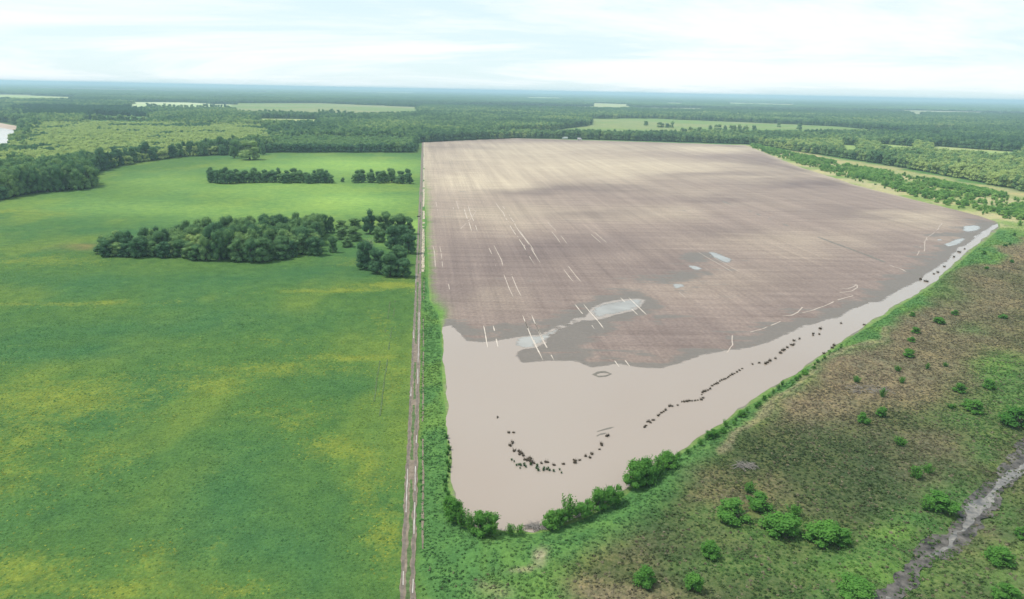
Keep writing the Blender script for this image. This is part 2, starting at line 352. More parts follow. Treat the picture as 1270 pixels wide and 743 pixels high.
PALE_FIELD = GP([(945, 183), (985, 188), (1060, 199), (1150, 214.5), (1270, 238.5), (1500, 285), (1500, 298), (1270, 246), (1160, 223.5), (1060, 206), (1000, 195), (960, 189)])
CREEK = GP([(1040, 775), (1071, 743), (1095, 715), (1123, 696), (1145, 666), (1177, 641), (1196, 619), (1218, 600), (1248, 567), (1259, 548), (1300, 520), (1400, 455), (1420, 490),
            (1320, 555), (1270, 586), (1251, 606), (1235, 638), (1213, 657), (1191, 682), (1161, 696), (1145, 717), (1126, 737), (1105, 775)])
BANK = GP([(556, 600), (563, 632), (576, 654), (600, 660), (662, 664), (682, 660), (722, 646), (764, 626), (786, 608), (800, 590), (840, 570), (866, 551), (900, 529), (932, 505), (970, 481),
           (1007, 456), (1047, 429), (1079, 408), (1113, 386), (1143, 368), (1162, 354), (1183, 336), (1205, 317), (1225, 302), (1245, 285)])

def warp(x, y, k, s):
    d = np.hypot(x, y); L = np.maximum(d*k, 1.0)
    # world noise with several wavelengths, chosen so that edges fray at every distance
    ox = (fbm(x/9, y/9, s)-.5)*6 + (fbm(x/45, y/45, s+5)-.5)*30*np.clip(d/400, 0.2, 1.5)
    oy = (fbm(x/9+50, y/9, s+1)-.5)*6 + (fbm(x/45+50, y/45, s+6)-.5)*30*np.clip(d/400, 0.2, 1.5)
    return x+ox*k, y+oy*k

def lerp(c, col, m): return c + (np.asarray(col)-c)*np.clip(m, 0, 1)[..., None]

YEL = [(60, 500, 140, 26, .7), (20, 520, 60, 60, .5), (330, 462, 120, 9, .55), (430, 446, 60, 7, .9), (250, 486, 60, 14, .6), (375, 520, 55, 18, .45), (430, 556, 35, 22, .5), (470, 590, 20, 45, .5),
       (40, 715, 90, 26, .6), (150, 735, 70, 18, .6), (190, 690, 40, 22, .4), (130, 570, 35, 30, .4), (480, 660, 16, 45, .55), (300, 735, 40, 12, .5), (20, 610, 40, 40, .4),
       (100, 372, 120, 3, .5), (420, 363, 70, 3.2, .9), (490, 358, 40, 3.4, 1.0), (60, 322, 80, 7, .5), (30, 262, 90, 9, .45), (440, 327, 22, 4, .6), (480, 480, 18, 30, .5), (340, 430, 90, 5, .25), (478, 400, 14, 18, .4)]
DRK = [(290, 620, 90, 60, .7), (330, 680, 90, 30, .5), (200, 408, 190, 14, .6), (90, 438, 120, 14, .7), (300, 395, 120, 10, .5), (280, 345, 130, 9, .45), (390, 335, 70, 9, .6), (400, 700, 50, 35, .4),
       (60, 345, 90, 8, .4), (450, 345, 40, 6, .4), (420, 480, 60, 14, .4), (330, 560, 70, 25, .45), (420, 620, 30, 30, .3), (120, 290, 90, 6, .45), (480, 560, 12, 60, .3), (100, 640, 50, 24, .25)]
BRT = [(440, 250, 110, 14, .95), (350, 232, 150, 16, .6), (430, 205, 120, 12, .95), (250, 262, 120, 10, .5), (500, 280, 24, 9, .9), (120, 255, 120, 12, .35), (200, 225, 60, 12, .35), (460, 300, 40, 8, .5)]  # sunlit far pasture beyond the cloud shadow, put into the grass colour

def fallow_mask(x, y):
    u, v = toUV(x, y)
    return sstep(4, 6, v)
YELC = (.150, .185, .034)
def ground_color(x, y, masks=False):
    sh = np.shape(x); c = np.zeros(sh+(3,)); d = np.hypot(x, y)
    # pasture, left of the farm track
    c[...] = (.059, .121, .033)
    n = fbm(x/38, y/60, 3); c = lerp(c, (.046, .114, .040), sstep(.45, .68, n)*.75)
    n = fbm(x/24, y/46, 8); c = lerp(c, (.112, .164, .034), sstep(.48, .72, n)*.6)
    xw, yw = warp(x, y, 1.0, 21)
    fray = 0.45+1.1*fbm(x/7, y/11, 71)
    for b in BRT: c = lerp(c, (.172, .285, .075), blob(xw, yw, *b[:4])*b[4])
    for b in DRK: c = lerp(c, (.036, .104, .042), blob(xw, yw, *b[:4])*b[4]*1.1)
    yl = np.zeros(sh)
    for b in YEL: yl = np.maximum(yl, blob(xw, yw, *b[:4])*b[4])
    yl = yl*(.55+.9*fbm(x/7, y/11, 71))
    c = lerp(c, (.16, .13, .06), blob(xw, yw, 88, 308, 34, 3.2)*.8)
    if not masks: c = lerp(c, YELC, sstep(.15, .8, yl)*.8)
    u, v = toUV(x, y)
    # verge between track and field, fallow land to the right
    fal = sstep(1.2, 2.0, v)
    f = np.zeros(sh+(3,)); f[...] = (.066, .150, .046)
    f = lerp(f, (.110, .190, .044), sstep(.5, .7, fbm(x/8, y/14, 31))*.6)
    inn = GP([(690, 780), (700, 700), (760, 655), (850, 590), (950, 515), (1000, 480), (1100, 405), (1160, 362), (1215, 318), (1250, 296), (1400, 310), (1700, 420), (1700, 780)])
    sdv = sdist(xw, yw, inn); wz = sstep(3, -5, sdv)
    n1 = fbm(x/13, y/22, 41); n2 = fbm(x/4, y/6, 43); n3 = fbm(x/45, y/70, 45)
    weeds = np.zeros(sh+(3,)); weeds[...] = (.066, .084, .033)
    weeds = lerp(weeds, (.140, .116, .068), sstep(.46, .66, n1)*.8)
    weeds = lerp(weeds, (.038, .074, .024), sstep(.5, .65, n3)*.7)
    def bb(px, py, rx, ry, a, col):
        nonlocal weeds; weeds = lerp(weeds, col, blob(xw, yw, px, py, rx, ry)*a*(0.6+.8*n2))
    BRN = (.185, .145, .098); GRN = (.062, .140, .036); DGR = (.042, .064, .026); BGR = (.096, .185, .042)
    for q in [(1060, 440, 85, 52, 1.0), (1000, 505, 75, 24, 1.0), (1140, 400, 70, 30, .9), (1230, 370, 70, 30, .7), (1240, 310, 50, 22, .9), (1180, 450, 60, 30, .6), (760, 735, 70, 18, .9), (1150, 560, 50, 16, .4), (880, 590, 50, 12, .4), (1110, 480, 60, 22, .9)]: bb(*q, BRN)
    for q in [(960, 560, 90, 40, .9), (1060, 580, 90, 40, .9), (1030, 620, 70, 20, .7), (1120, 530, 60, 20, .5), (850, 640, 70, 20, .5), (800, 680, 50, 20, .5)]: bb(*q, DGR)
    for q in [(1245, 470, 40, 36, 1.0), (1180, 355, 40, 16, .9), (1200, 405, 30, 9, .5), (950, 650, 70, 24, .9), (1060, 690, 80, 22, 1.0), (1140, 650, 40, 18, .9), (1190, 620, 40, 22, .8), (1230, 560, 30, 24, .7), (900, 700, 60, 18, .6),
              (1210, 720, 60, 30, .7), (1250, 650, 30, 30, .5), (1200, 520, 40, 14, .5), (1020, 735, 60, 12, .7), (880, 640, 40, 20, .5), (1240, 500, 60, 14, .5)]: bb(*q, GRN)
    for q in [(1070, 705, 70, 12, .9), (1110, 670, 30, 10, .9), (1250, 700, 40, 20, .6), (1245, 455, 30, 12, .6), (1180, 640, 26, 10, .5)]: bb(*q, BGR)
    f = lerp(f, weeds, wz)
    # pale trodden path on top of the bank
    path = GP([(905, 560), (955, 512), (985, 488), (1010, 470), (1040, 446), (1080, 418), (1100, 404)])
    f = lerp(f, (.27, .22, .15), sstep(1.5, .3, ldist(xw, yw, path))*.55)
    # small bare outlet behind the bank
    f = lerp(f, (.33, .28, .20), blob(xw, yw, 674, 684, 6, 8)*.9); f = lerp(f, (.30, .26, .18), blob(xw, yw, 650, 692, 22, 2.5)*.7)
    f = lerp(f, (.27, .24, .15), blob(xw, yw, 610, 717, 16, 9)*.5*(n2*1.6)); f = lerp(f, (.25, .24, .12), blob(xw, yw, 560, 742, 40, 4)*.4)
    # brush strip beyond the ploughed field
    br = GP([(925, 178), (985, 190), (1060, 206), (1160, 224), (1270, 247), (1600, 320), (1600, 366), (1262, 288), (1238, 281), (1150, 257), (1060, 235), (985, 211), (930, 190)])
    mb = sstep(12, -12, sdist(xw, yw, br)); f = lerp(f, lerp(np.broadcast_to(np.array((.31, .29, .17)), sh+(3,)), (.17, .23, .075), sstep(.42, .62, fbm(x/18, y/26, 51))), mb)
    c = lerp(c, f, fal*sstep(1500, 1200, y))
    mp_ = sstep(6, -6, sdist(xw, yw, PALE_FIELD)); c = lerp(c, lerp(np.broadcast_to(np.array((.31, .265, .165)), sh+(3,)), (.25, .255, .12), sstep(.4, .6, fbm(x/60, y/60, 53))), mp_)
    # woodland floor and far country
    fm = sstep(4, -10, sdist(x, y, FORESTP)); c = lerp(c, (.035, .065, .025), fm)
    colr = dict(main=(.180, .215, .095), meadow=(.190, .215, .105), flats=(.42, .42, .32), strip_a=(.30, .34, .17), river=(.10, .16, .05), strip_b=(.12, .20, .09), strip_h=(.33, .33, .2))
    for k, P in CLEAR.items():
        m_ = sdist(x, y, P); w = np.maximum(8, d*.006)
        cc = np.array(colr.get(k, (.28, .31, .14))); nn = fbm(x/220, y/120, 61)
        c = lerp(c, lerp(np.broadcast_to(cc, sh+(3,)), cc*np.array((.75, .95, .7)), sstep(.4, .6, nn)), sstep(1, -1, m_/w))
    # grassy centre of the clearing is brighter, far open country pale
    fo = far_open(x, y); c = lerp(c, (.23, .25, .15), fo*fm)
    if masks: return c, yl*(1-fal)*(1-fm), wz*fal*(1-fm)*sstep(700, 420, y)*(.30+.70*np.clip((c[..., 0]/c[..., 1]-.72)/.45, 0, 1))
    return c
def far_open(x, y):
    d = np.hypot(x, y); n = fbm(x/2600+9, y/900, 81, 3)
    return sstep(.585, .63, n)*sstep(2600, 3600, d)

# ------------------------------------------------------------------ ground: one sheet to the horizon
def ground_z(x, y):
    u, v = toUV(x, y); df = sdist(x, y, FIELD); d = np.hypot(x, y)
    rel = (fbm(x/30, y/30, 91)-.45)*.9 + (fbm(x/7, y/7, 95)-.5)*.25
    z = rel*sstep(9, 30, np.abs(v))*sstep(900, 500, d)*sstep(3, 14, df)
    bank = np.exp(-((ldist(x, y, BANK)-4.5)/3.2)**2)*.75*sstep(.5, 4, df)*sstep(700, 500, d)*sstep(6, 11, v)
    z = np.maximum(z, 0)*.9 + bank
    cz = sdist(x, y, CREEK); z = z*sstep(0, 4, cz) - 0.9*sstep(3.0, -1.5, cz)
    z = np.where(df < 0, -.06, z); z = z - .05*sstep(4.5, 2.5, np.abs(v))*sstep(2000, 0, d)
    return z
NY, NX = 620, 460
ys = np.concatenate([np.linspace(-60, 55, 12), np.geomspace(60, 34000, NY-12)])
ts = np.linspace(-1, 1, NX)
XX = (140 + 1.02*np.maximum(ys, 0))[:, None]*ts[None, :]; YY = np.repeat(ys[:, None], NX, 1)
gx, gy = XX.ravel(), YY.ravel(); gz = ground_z(gx, gy)
ii = np.arange(NY*NX).reshape(NY, NX)
Q = np.stack([ii[:-1, :-1], ii[:-1, 1:], ii[1:, 1:], ii[1:, :-1]], -1).reshape(-1, 4)
gme = mesh_np('ground', np.stack([gx, gy, gz], -1), Q, True)
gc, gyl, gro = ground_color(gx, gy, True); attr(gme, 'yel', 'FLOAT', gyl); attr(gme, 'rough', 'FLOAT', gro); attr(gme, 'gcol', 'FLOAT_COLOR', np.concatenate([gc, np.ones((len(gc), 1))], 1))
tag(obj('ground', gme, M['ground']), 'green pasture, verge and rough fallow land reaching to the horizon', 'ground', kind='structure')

# ------------------------------------------------------------------ ploughed field
fo_ = resample(FIELD, True, STEP, lambda q: .5+.0022*math.hypot(*q), 5, lambda q: 6+.02*math.hypot(*q))
uu, vv = [], []
rows = []; y = 118.0
while y < 1250:
    st = max(1.5, y*.0085); xs = np.arange(-260, 900, st*1.15)
    rows.append(np.stack([xs+RNG.uniform(-.3, .3, len(xs))*st, np.full(len(xs), y)+RNG.uniform(-.25, .25, len(xs))*st], -1)); y += st
grid = np.vstack(rows)
fme, FV = sheet_mesh('ploughed_field', fo_, 0.0, grid)
x, y = FV[:, 0], FV[:, 1]; dd = np.hypot(x, y)
fcol = np.zeros((len(x), 3)); fcol[...] = (.215, .168, .143)
xw, yw = warp(x, y, 1.6, 121)
n = fbm(xw/150, yw/120, 111); fcol = lerp(fcol, (.300, .245, .192), sstep(.42, .66, n)*.6)
n = fbm(xw/90, yw/60, 115); fcol = lerp(fcol, (.155, .120, .108), sstep(.5, .7, n)*.75)
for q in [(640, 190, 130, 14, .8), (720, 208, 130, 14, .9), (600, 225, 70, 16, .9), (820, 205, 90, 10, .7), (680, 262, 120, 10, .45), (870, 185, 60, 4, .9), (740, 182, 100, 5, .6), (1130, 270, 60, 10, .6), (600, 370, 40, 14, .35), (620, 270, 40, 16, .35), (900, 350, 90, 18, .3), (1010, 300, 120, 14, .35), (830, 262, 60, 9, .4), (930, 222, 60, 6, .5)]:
    fcol = lerp(fcol, (.395, .330, .245), blob(xw, yw, *q[:4])*q[4])  # paler tan soil, with the sunlight on the far field painted in
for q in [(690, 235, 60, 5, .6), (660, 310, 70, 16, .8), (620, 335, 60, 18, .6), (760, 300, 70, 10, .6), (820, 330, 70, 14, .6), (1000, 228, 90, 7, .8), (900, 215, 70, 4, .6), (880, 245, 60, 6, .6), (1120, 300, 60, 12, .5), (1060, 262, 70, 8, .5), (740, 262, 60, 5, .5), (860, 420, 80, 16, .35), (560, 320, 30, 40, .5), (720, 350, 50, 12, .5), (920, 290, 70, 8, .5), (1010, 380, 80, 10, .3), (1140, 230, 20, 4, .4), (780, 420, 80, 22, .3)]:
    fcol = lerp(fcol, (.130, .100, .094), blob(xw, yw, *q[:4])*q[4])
for q in [(820, 410, 150, 36, .75), (1000, 355, 130, 34, .7), (640, 380, 90, 26, .55), (720, 330, 130, 20, .4), (1100, 320, 80, 20, .5)]: fcol = lerp(fcol, (.168, .130, .116), blob(xw, yw, *q[:4])*q[4])  # nearer soil darkened, cloud shade included in its colour
fl = sdist(x, y, FLOOD)
wetband = np.interp(np.maximum(fl, 0)/(1+.0035*dd), [0, 1.5, 4, 9], [1.0, .75, .48, .1])
wet = wetband
for q in [(700, 412, 70, 14, .9), (640, 412, 90, 8, .8), (690, 432, 50, 12, 1.0), (770, 390, 60, 7, .7), (840, 340, 60, 9, .66), (880, 324, 44, 10, .72), (850, 356, 30, 6, .6), (1190, 292, 30, 10, .6), (810, 368, 40, 8, .5), (760, 452, 60, 5, .8), (580, 412, 30, 7, .55), (820, 452, 30, 5, .7)]:
    wet = np.maximum(wet, blob(xw, yw, *q[:4])*q[4])
ed = -sdist(x, y, FIELD); u_, v_ = toUV(x, y)
gv = sstep(3.4, 0.6, ed+(fbm(x/5, y/5, 131)-.5)*4)*sstep(620, 500, y)*((ldist(x, y, BANK) < 30) | (v_ < 9))
fcol = lerp(fcol, (.10, .19, .035), gv*.9); wet = wet*(1-gv)
fcol = lerp(fcol, (.08, .18, .03), blob(x, y, 540, 388, 12, 14)*1.1)
fcol = lerp(fcol, (.36, .31, .22), sstep(9, 2, ed)*sstep(380, 600, y)*.5)
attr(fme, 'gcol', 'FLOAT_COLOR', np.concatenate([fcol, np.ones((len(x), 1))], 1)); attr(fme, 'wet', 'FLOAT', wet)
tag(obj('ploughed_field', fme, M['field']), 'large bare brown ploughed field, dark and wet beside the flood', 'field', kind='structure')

# ------------------------------------------------------------------ water
def sheet(name, P, z, mat, label, cat, amp=.5, freq=5, s=0, step=STEP):
    Q = resample(P, True, step, amp, s, freq); g = None
    if mat in (M['puddle'], M['water']):
        dm = np.hypot(*Q.mean(0)); rows = []; yy = Q[:, 1].min()
        while yy < Q[:, 1].max():
            st_ = max(.8, yy*.006)*(1.6 if mat is M['water'] else .8); xs = np.arange(Q[:, 0].min(), Q[:, 0].max(), st_*1.2); rows.append(np.c_[xs, np.full(len(xs), yy)+RNG.uniform(-.3, .3, len(xs))*st_]); yy += st_
        g = np.vstack(rows)
    me, V = sheet_mesh(name, Q, z, g)
    if g is not None:
        dpt = np.maximum(-sdist(V[:, 0], V[:, 1], Q), 0) if mat is M['puddle'] else ldist(V[:, 0], V[:, 1], FLOOD[1:61]); attr(me, 'depth', 'FLOAT', np.minimum(dpt/((2.2*(1+.002*np.hypot(V[:, 0], V[:, 1])) if mat is M['water'] else max(.5, .75*dpt.max()))) , 1.2))
    return tag(obj(name, me, mat), label, cat, kind='structure')
sheet('flood_water', FLOOD, .03, M['water'], 'pale brown silty flood water over the corner of the field', 'water', lambda q: .5+.002*math.hypot(*q), lambda q: 3+.01*math.hypot(*q), 3)
for i, (P, lab) in enumerate([
    ([(877, 312.5), (886, 313), (906, 322), (905, 327.5), (893, 324.5), (884, 319)], 'bright puddle far out in the middle of the ploughed field'),
    ([(852, 329), (862, 329.5), (872, 333), (866, 336), (857, 334)], 'small faint puddle left of the bright field puddle'),
    ([(832, 352), (842, 351), (847, 355), (840, 358), (833, 357)], 'small puddle in the wet hollow of the field'),
    ([(1197, 281), (1212, 279.5), (1217, 282), (1214, 286), (1203, 288.5), (1195, 287)], 'white puddle at the far right corner of the field'),
    ([(1171, 303), (1184, 297), (1202, 295.5), (1203, 298), (1190, 304.5), (1176, 305.5)], 'long white puddle beside the far right ditch'),
    ([(1160, 295.5), (1164, 295), (1165, 298), (1160, 298)], 'tiny puddle left of the long white puddle')]):
    sheet('puddle', GP(P), .03, M['puddle'], lab, 'puddle', lambda q: .4+.006*math.hypot(*q), lambda q: 3+.02*math.hypot(*q), 30+i)
sheet('puddle', GP([(735, 382.5), (750, 377), (767, 373.5), (789, 371.5), (797, 373), (793, 380.5), (784, 384.5), (757, 390.5), (742, 394), (734, 392)]), .036, M['puddle'], 'pale shallow puddle at the upper end of the flooded tongue', 'puddle', 1.2, 6, 41)
sheet('puddle', GP([(640, 420.5), (668, 417), (684, 411), (700, 405), (697, 408), (684, 416), (674, 424), (665, 430), (648, 432.5), (636, 428)]), .036, M['puddle'], 'pale streaky shallow water crossed by wheel tracks', 'puddle', 1.6, 5, 43)
# river bend and its bar at the far left
sheet('river', GP([(-500, 232), (-200, 212), (-60, 196), (0, 186), (14, 172), (27, 163), (20, 160.5), (0, 157), (-500, 156)]), .05, M['river'], 'pale river bend at the far left edge', 'river', 4, 60, 50)
sheet('sand_bar', GP([(-500, 159), (0, 158.5), (18, 161.5), (28, 163.2), (38, 162), (28, 157.5), (0, 152.5), (-500, 150.5)]), .09, M['sand'], 'brown sand bar on the far bank of the river', 'sand bar', 3, 60, 52)
# creek, lower right
def creek_sheet(name, P, z, mat, label, cat, amp, freq, s):
    o = sheet(name, P, z, mat, label, cat, amp, freq, s, .5); return o
creek_sheet('creek_bed', CREEK, -.62, M['mud'], 'dark muddy creek bed cutting the lower right corner', 'creek', 2.2, 3.2, 60)
creek_sheet('creek_water', GP([(1330, 535), (1266, 575), (1250, 581), (1237.5, 592), (1239, 599), (1226, 612), (1199, 622), (1200, 630), (1203, 636), (1194, 652), (1177, 663), (1172, 672), (1153, 682),
    (1154, 688), (1175, 676), (1184, 666), (1205, 650), (1213, 640), (1229, 626), (1240, 605), (1259, 592), (1335, 548)]), -.60, M['creek'], 'grey sky reflecting water in the muddy creek bed', 'water', .7, 2.5, 61)
creek_sheet('creek_water', GP([(1094, 745), (1100, 735), (1110, 738), (1108, 748), (1098, 752)]), -.60, M['creek'], 'little pool at the very bottom of the muddy creek', 'water', .5, 2, 63)

# ------------------------------------------------------------------ farm track, wheel ruts and wheelings
def strip(name, u0, u1, v0, w, z, mat, label, cat, amp=.12, s=0, wob=.35, base=.0, du=None, gaps=0.0, zf=None):
    us = [u0]
    while us[-1] < u1: us.append(us[-1] + (du or max(.6, .006*(us[-1]+100))))
    us = np.array(us); c = v0 + (fbm(us/22, us*0+s, s, 3)-.5)*2*wob
    wl_ = w/2*(1+amp*2*(fbm(us/1.3, us*0+s+.5, s+3, 4)-.5)*2); wr_ = w/2*(1+amp*2*(fbm(us/1.9, us*0+s+.7, s+5, 3)-.5)*2)
    ok = fbm(us/9, us*0+s*1.3, s+8, 3) > gaps
    A = RO + us[:, None]*ROWD + (c-wl_)[:, None]*ROWN; B = RO + us[:, None]*ROWD + (c+wr_)[:, None]*ROWN
    V = np.concatenate([np.c_[A, np.full(len(us), z)], np.c_[B, np.full(len(us), z)]]); k = len(us)
    F = [(i, i+k, i+k+1, i+1) for i in range(k-1) if ok[i] and ok[i+1]]
    if not F: return None
    me = mesh_np(name, V, np.array(F)); return tag(obj(name, me, mat), label, cat, kind='structure')
strip('tyre_track', 60, 150, -9.6, .30, .10, M['strawgrass'], 'left of two faint brown wheel lines in the pasture', 'tyre track', .6, 14, .3, gaps=.47)
strip('tyre_track', 60, 150, -7.8, .30, .10, M['strawgrass'], 'right of two faint brown wheel lines in the pasture', 'tyre track', .6, 15, .3, gaps=.47)
def uvpx(px, py): u, v = toUV(*[np.array(k) for k in G(px, py)]); return float(u), float(v)
strip('dirt_track', -30, 1000, .05, 2.35, .02, M['track'], 'straight dirt farm track between pasture and flooded field', 'track', .16, 1, .12)
strip('wheel_rut', -30, 1000, -.78, .46, .026, M['rut'], 'left wheel rut of the farm track', 'rut', .3, 2, .12)
strip('wheel_rut', -30, 1000, .80, .46, .026, M['rut'], 'right wheel rut of the farm track', 'rut', .3, 3, .12)
strip('track_grass', -30, 420, .02, .55, .03, M['strawgrass'], 'thin worn grass between the ruts of the track', 'grass', .7, 12, .1, gaps=.34)
strip('rut_water', -30, 190, -.78, .15, .031, M['rutwater'], 'broken line of water in the left rut of the track', 'water', .6, 4, .12, gaps=.56)
strip('rut_water', -30, 190, .80, .17, .031, M['rutwater'], 'broken line of water in the right rut of the track', 'water', .6, 5, .12, gaps=.54)
strip('dirt_track', -30, 180, 2.25, .35, .02, M['track'], 'faint earthy side path right of the farm track', 'track', .5, 6, .2, gaps=.40)
strip('dirt_track', 190, 1000, 2.0, 1.2, .03, M['edge'], 'pale dry field edge beside the far farm track', 'track', .35, 7, .25, gaps=.28)

def wheelings(pxy0, pxy1, label, s, gauge=3.05, w=.27, gaps=.36, mat='pale'):
    u0, v0 = uvpx(*pxy0); u1, v1 = uvpx(*pxy1)
    if u1 < u0: u0, u1 = u1, u0
    v = .5*(v0+v1); k = 1+.0012*max(u0, 0); parts = []
    me_v, me_f = [], []
    for j, dv in enumerate((-gauge/2, gauge/2)):
        n_ = max(8, int((u1-u0)/max(.5, .004*u0))); us = np.linspace(u0, u1, n_)
        c = v + dv + (fbm(us/30, us*0+s, s, 2)-.5)*1.2; ww = w*k*.5*(.55+.9*fbm(us/2.5, us*0+j, s+4, 2))
        fade = np.minimum(sstep(0, .12, (us-u0)/(u1-u0)), sstep(0, .12, (u1-us)/(u1-u0))); ww = ww*(.25+.75*fade)
        ok = fbm(us/14, us*0+j*5+s, s+7, 3) > gaps
        A = RO + us[:, None]*ROWD + (c-ww)[:, None]*ROWN; B = RO + us[:, None]*ROWD + (c+ww)[:, None]*ROWN
        b = len(me_v); me_v += [(*p, .045) for p in A] + [(*p, .045) for p in B]
        me_f += [(b+i, b+i+n_, b+i+n_+1, b+i+1) for i in range(n_-1) if ok[i] and ok[i+1]]
    if me_f:
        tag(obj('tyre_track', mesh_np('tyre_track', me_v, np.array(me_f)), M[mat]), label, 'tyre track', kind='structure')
WH = [((573, 255), (594, 287)), ((612, 250), (676, 328)), ((671, 271), (703, 303)), ((733, 288), (748, 301)), ((604, 304), (624, 330)), ((545, 305), (542, 332)), ((562, 248), (568, 260)),
      ((650, 391), (684, 447)), ((602, 404), (616, 431)), ((720, 377), (741, 408)), ((775, 369), (797, 391)), ((768, 447), (775, 455)), ((548, 352), (556, 366)), ((628, 340), (642, 368)),
      ((826, 352), (846, 370)), ((868, 312), (916, 338)), ((655, 398), (676, 430)), ((538, 250), (540, 262)), ((700, 330), (716, 350)), ((640, 285), (660, 312))]
PLACE = ['far left of the bare field', 'across the middle left of the field', 'in the centre of the bare field', 'small, right of the centre of the field', 'below the far left tracks', 'upright beside the farm track',
         'farthest, near the top left of the field', 'running down into the flood', 'at the left shore of the flood', 'left of the pale puddle', 'across the pale puddle', 'entering the water above the muddy ring', 'short, near the grassy corner', 'between the dark bands at left',
         'in the wet hollow of the field', 'through the bright far puddle', 'inside the pair running into the flood', 'tiny, beside the track far away', 'short, in the dark middle of the field', 'joining the two long left tracks']
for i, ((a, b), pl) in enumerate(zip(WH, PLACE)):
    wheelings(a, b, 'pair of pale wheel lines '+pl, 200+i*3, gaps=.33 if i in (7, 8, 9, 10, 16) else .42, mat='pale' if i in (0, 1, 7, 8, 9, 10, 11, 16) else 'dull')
def curve_track(pts, w, label, s, gaps=.42):
    P = resample(GP(pts), False, 1.0, .5, s, 8); t = np.gradient(P, axis=0); t /= np.linalg.norm(t, axis=1)[:, None]; nn = np.stack([t[:, 1], -t[:, 0]], -1)
    ww = w*.32*(.5+fbm(P[:, 0]/3, P[:, 1]/3, s))[:, None]; ok = fbm(P[:, 0]/8, P[:, 1]/8, s+3, 3) > gaps; k = len(P)
    V = np.concatenate([np.c_[P-nn*ww, np.full(k, .045)], np.c_[P+nn*ww, np.full(k, .045)]])
    F = np.array([(i, i+k, i+k+1, i+1) for i in range(k-1) if ok[i] and ok[i+1]])
    if len(F): tag(obj('tyre_track', mesh_np('tyre_track', V, F), M['dull']), label, 'tyre track', kind='structure')
for i, (pts, w, lab, gp) in enumerate([
    ([(1041, 358.5), (1052, 358), (1058, 355.5), (1061, 353)], .6, 'inner curved wheel line right of the field centre', .2), ([(1041, 363), (1056, 361), (1064, 357), (1063, 353), (1057, 352.5)], .6, 'outer hooked wheel line right of the field centre', .15),
    ([(1060, 366), (1046, 370), (1034, 374), (1022, 380), (1010, 384), (995, 388)], .7, 'pale wheel line curving above the shore', .36), ([(995, 381), (990, 387), (980, 391), (970, 392)], .7, 'short bright curved wheel line near the shore', .2),
    ([(972, 397), (960, 402), (948, 407), (930, 412)], .6, 'faint wheel line running down to the shore', .4), ([(908, 416), (908, 428), (900, 437)], .5, 'short pale line reaching the shore', .3),
    ([(1146, 312), (1147, 300), (1150, 294), (1160, 288), (1168, 277)], .55, 'ragged pale track in the far right corner', .35), ([(1137, 317), (1143, 303), (1150, 297)], .5, 'second ragged pale track in the far right corner', .45),
    ([(1100, 327), (1108, 331), (1116, 333), (1124, 337)], .8, 'scattered pale wet marks near the ditch', .42), ([(583, 258), (590, 262), (583, 272), (571, 284)], .6, 'pale turning track at the far left of the field', .4)]):
    curve_track(pts, w, lab, 300+i*5, gp)
# bare crop-spray boundary lines: long dark machine line in the field
def dark_line(p0, p1, s, label):
    u0, v0 = uvpx(*p0); u1, v1 = uvpx(*p1); 
    strip('tyre_track', min(u0, u1), max(u0, u1), .5*(v0+v1), 1.6, .02, M['islet'], label, 'tyre track', .5, s, .5, gaps=.46)
dark_line((900, 250), (1138, 342), 71, 'long dark broken wheel line across the right of the field')

# mud islets in the flood
ring = GP([(733.5, 464.5), (741, 461), (750, 460), (759.5, 464), (752, 467.5), (742, 468.5)]); hole = GP([(740, 464.6), (746, 463), (753, 463.2), (755, 464.2), (749, 465.6), (742, 466)])
Ro = resample(ring, True, .6, .25, 71, 2); 
def ring_mesh(R, Hh, z):
    n_ = 48
    def samp(P):
        c = ring.mean(0); a = np.arctan2(P[:, 1]-c[1], P[:, 0]-c[0]); o = np.argsort(a); r = np.hypot(P[o, 0]-c[0], P[o, 1]-c[1]); A = np.linspace(-math.pi, math.pi, n_, endpoint=False)
        rr = np.interp(A, a[o], r, period=2*math.pi); return np.stack([c[0]+rr*np.cos(A), c[1]+rr*np.sin(A)], -1)
    a, b = samp(R), samp(Hh); m_ = (a+b)/2
    V = np.concatenate([np.c_[a, np.full(n_, .02)], np.c_[m_, np.full(n_, z)], np.c_[b, np.full(n_, .02)]])
    F = [(k*n_+i, k*n_+(i+1) % n_, (k+1)*n_+(i+1) % n_, (k+1)*n_+i) for k in range(2) for i in range(n_)]
    return mesh_np('mud_islet', V, np.array(F), True)
tag(obj('mud_islet', ring_mesh(Ro, resample(hole, True, .6, .2, 73, 2), .16), M['islet']), 'ring shaped mud bank standing alone in the flood water', 'mud bank')
for P, lab in [([(739.5, 535), (748, 532.5), (757, 529.8), (762, 529.6), (757, 532), (749, 533.8), (741, 535.6)], 'long thin smear of mud in the flood water'), ([(739, 541), (745, 537.5), (752, 536.6), (750, 538.5), (743, 540.2), (741, 541.8)], 'lower of two thin smears of mud in the flood')]:
    Q_ = resample(GP(P), True, .4, .15, 75, 1.5); me, V = sheet_mesh('mud_islet', Q_, .042); tag(obj('mud_islet', me, M['islet']), lab, 'mud bank')

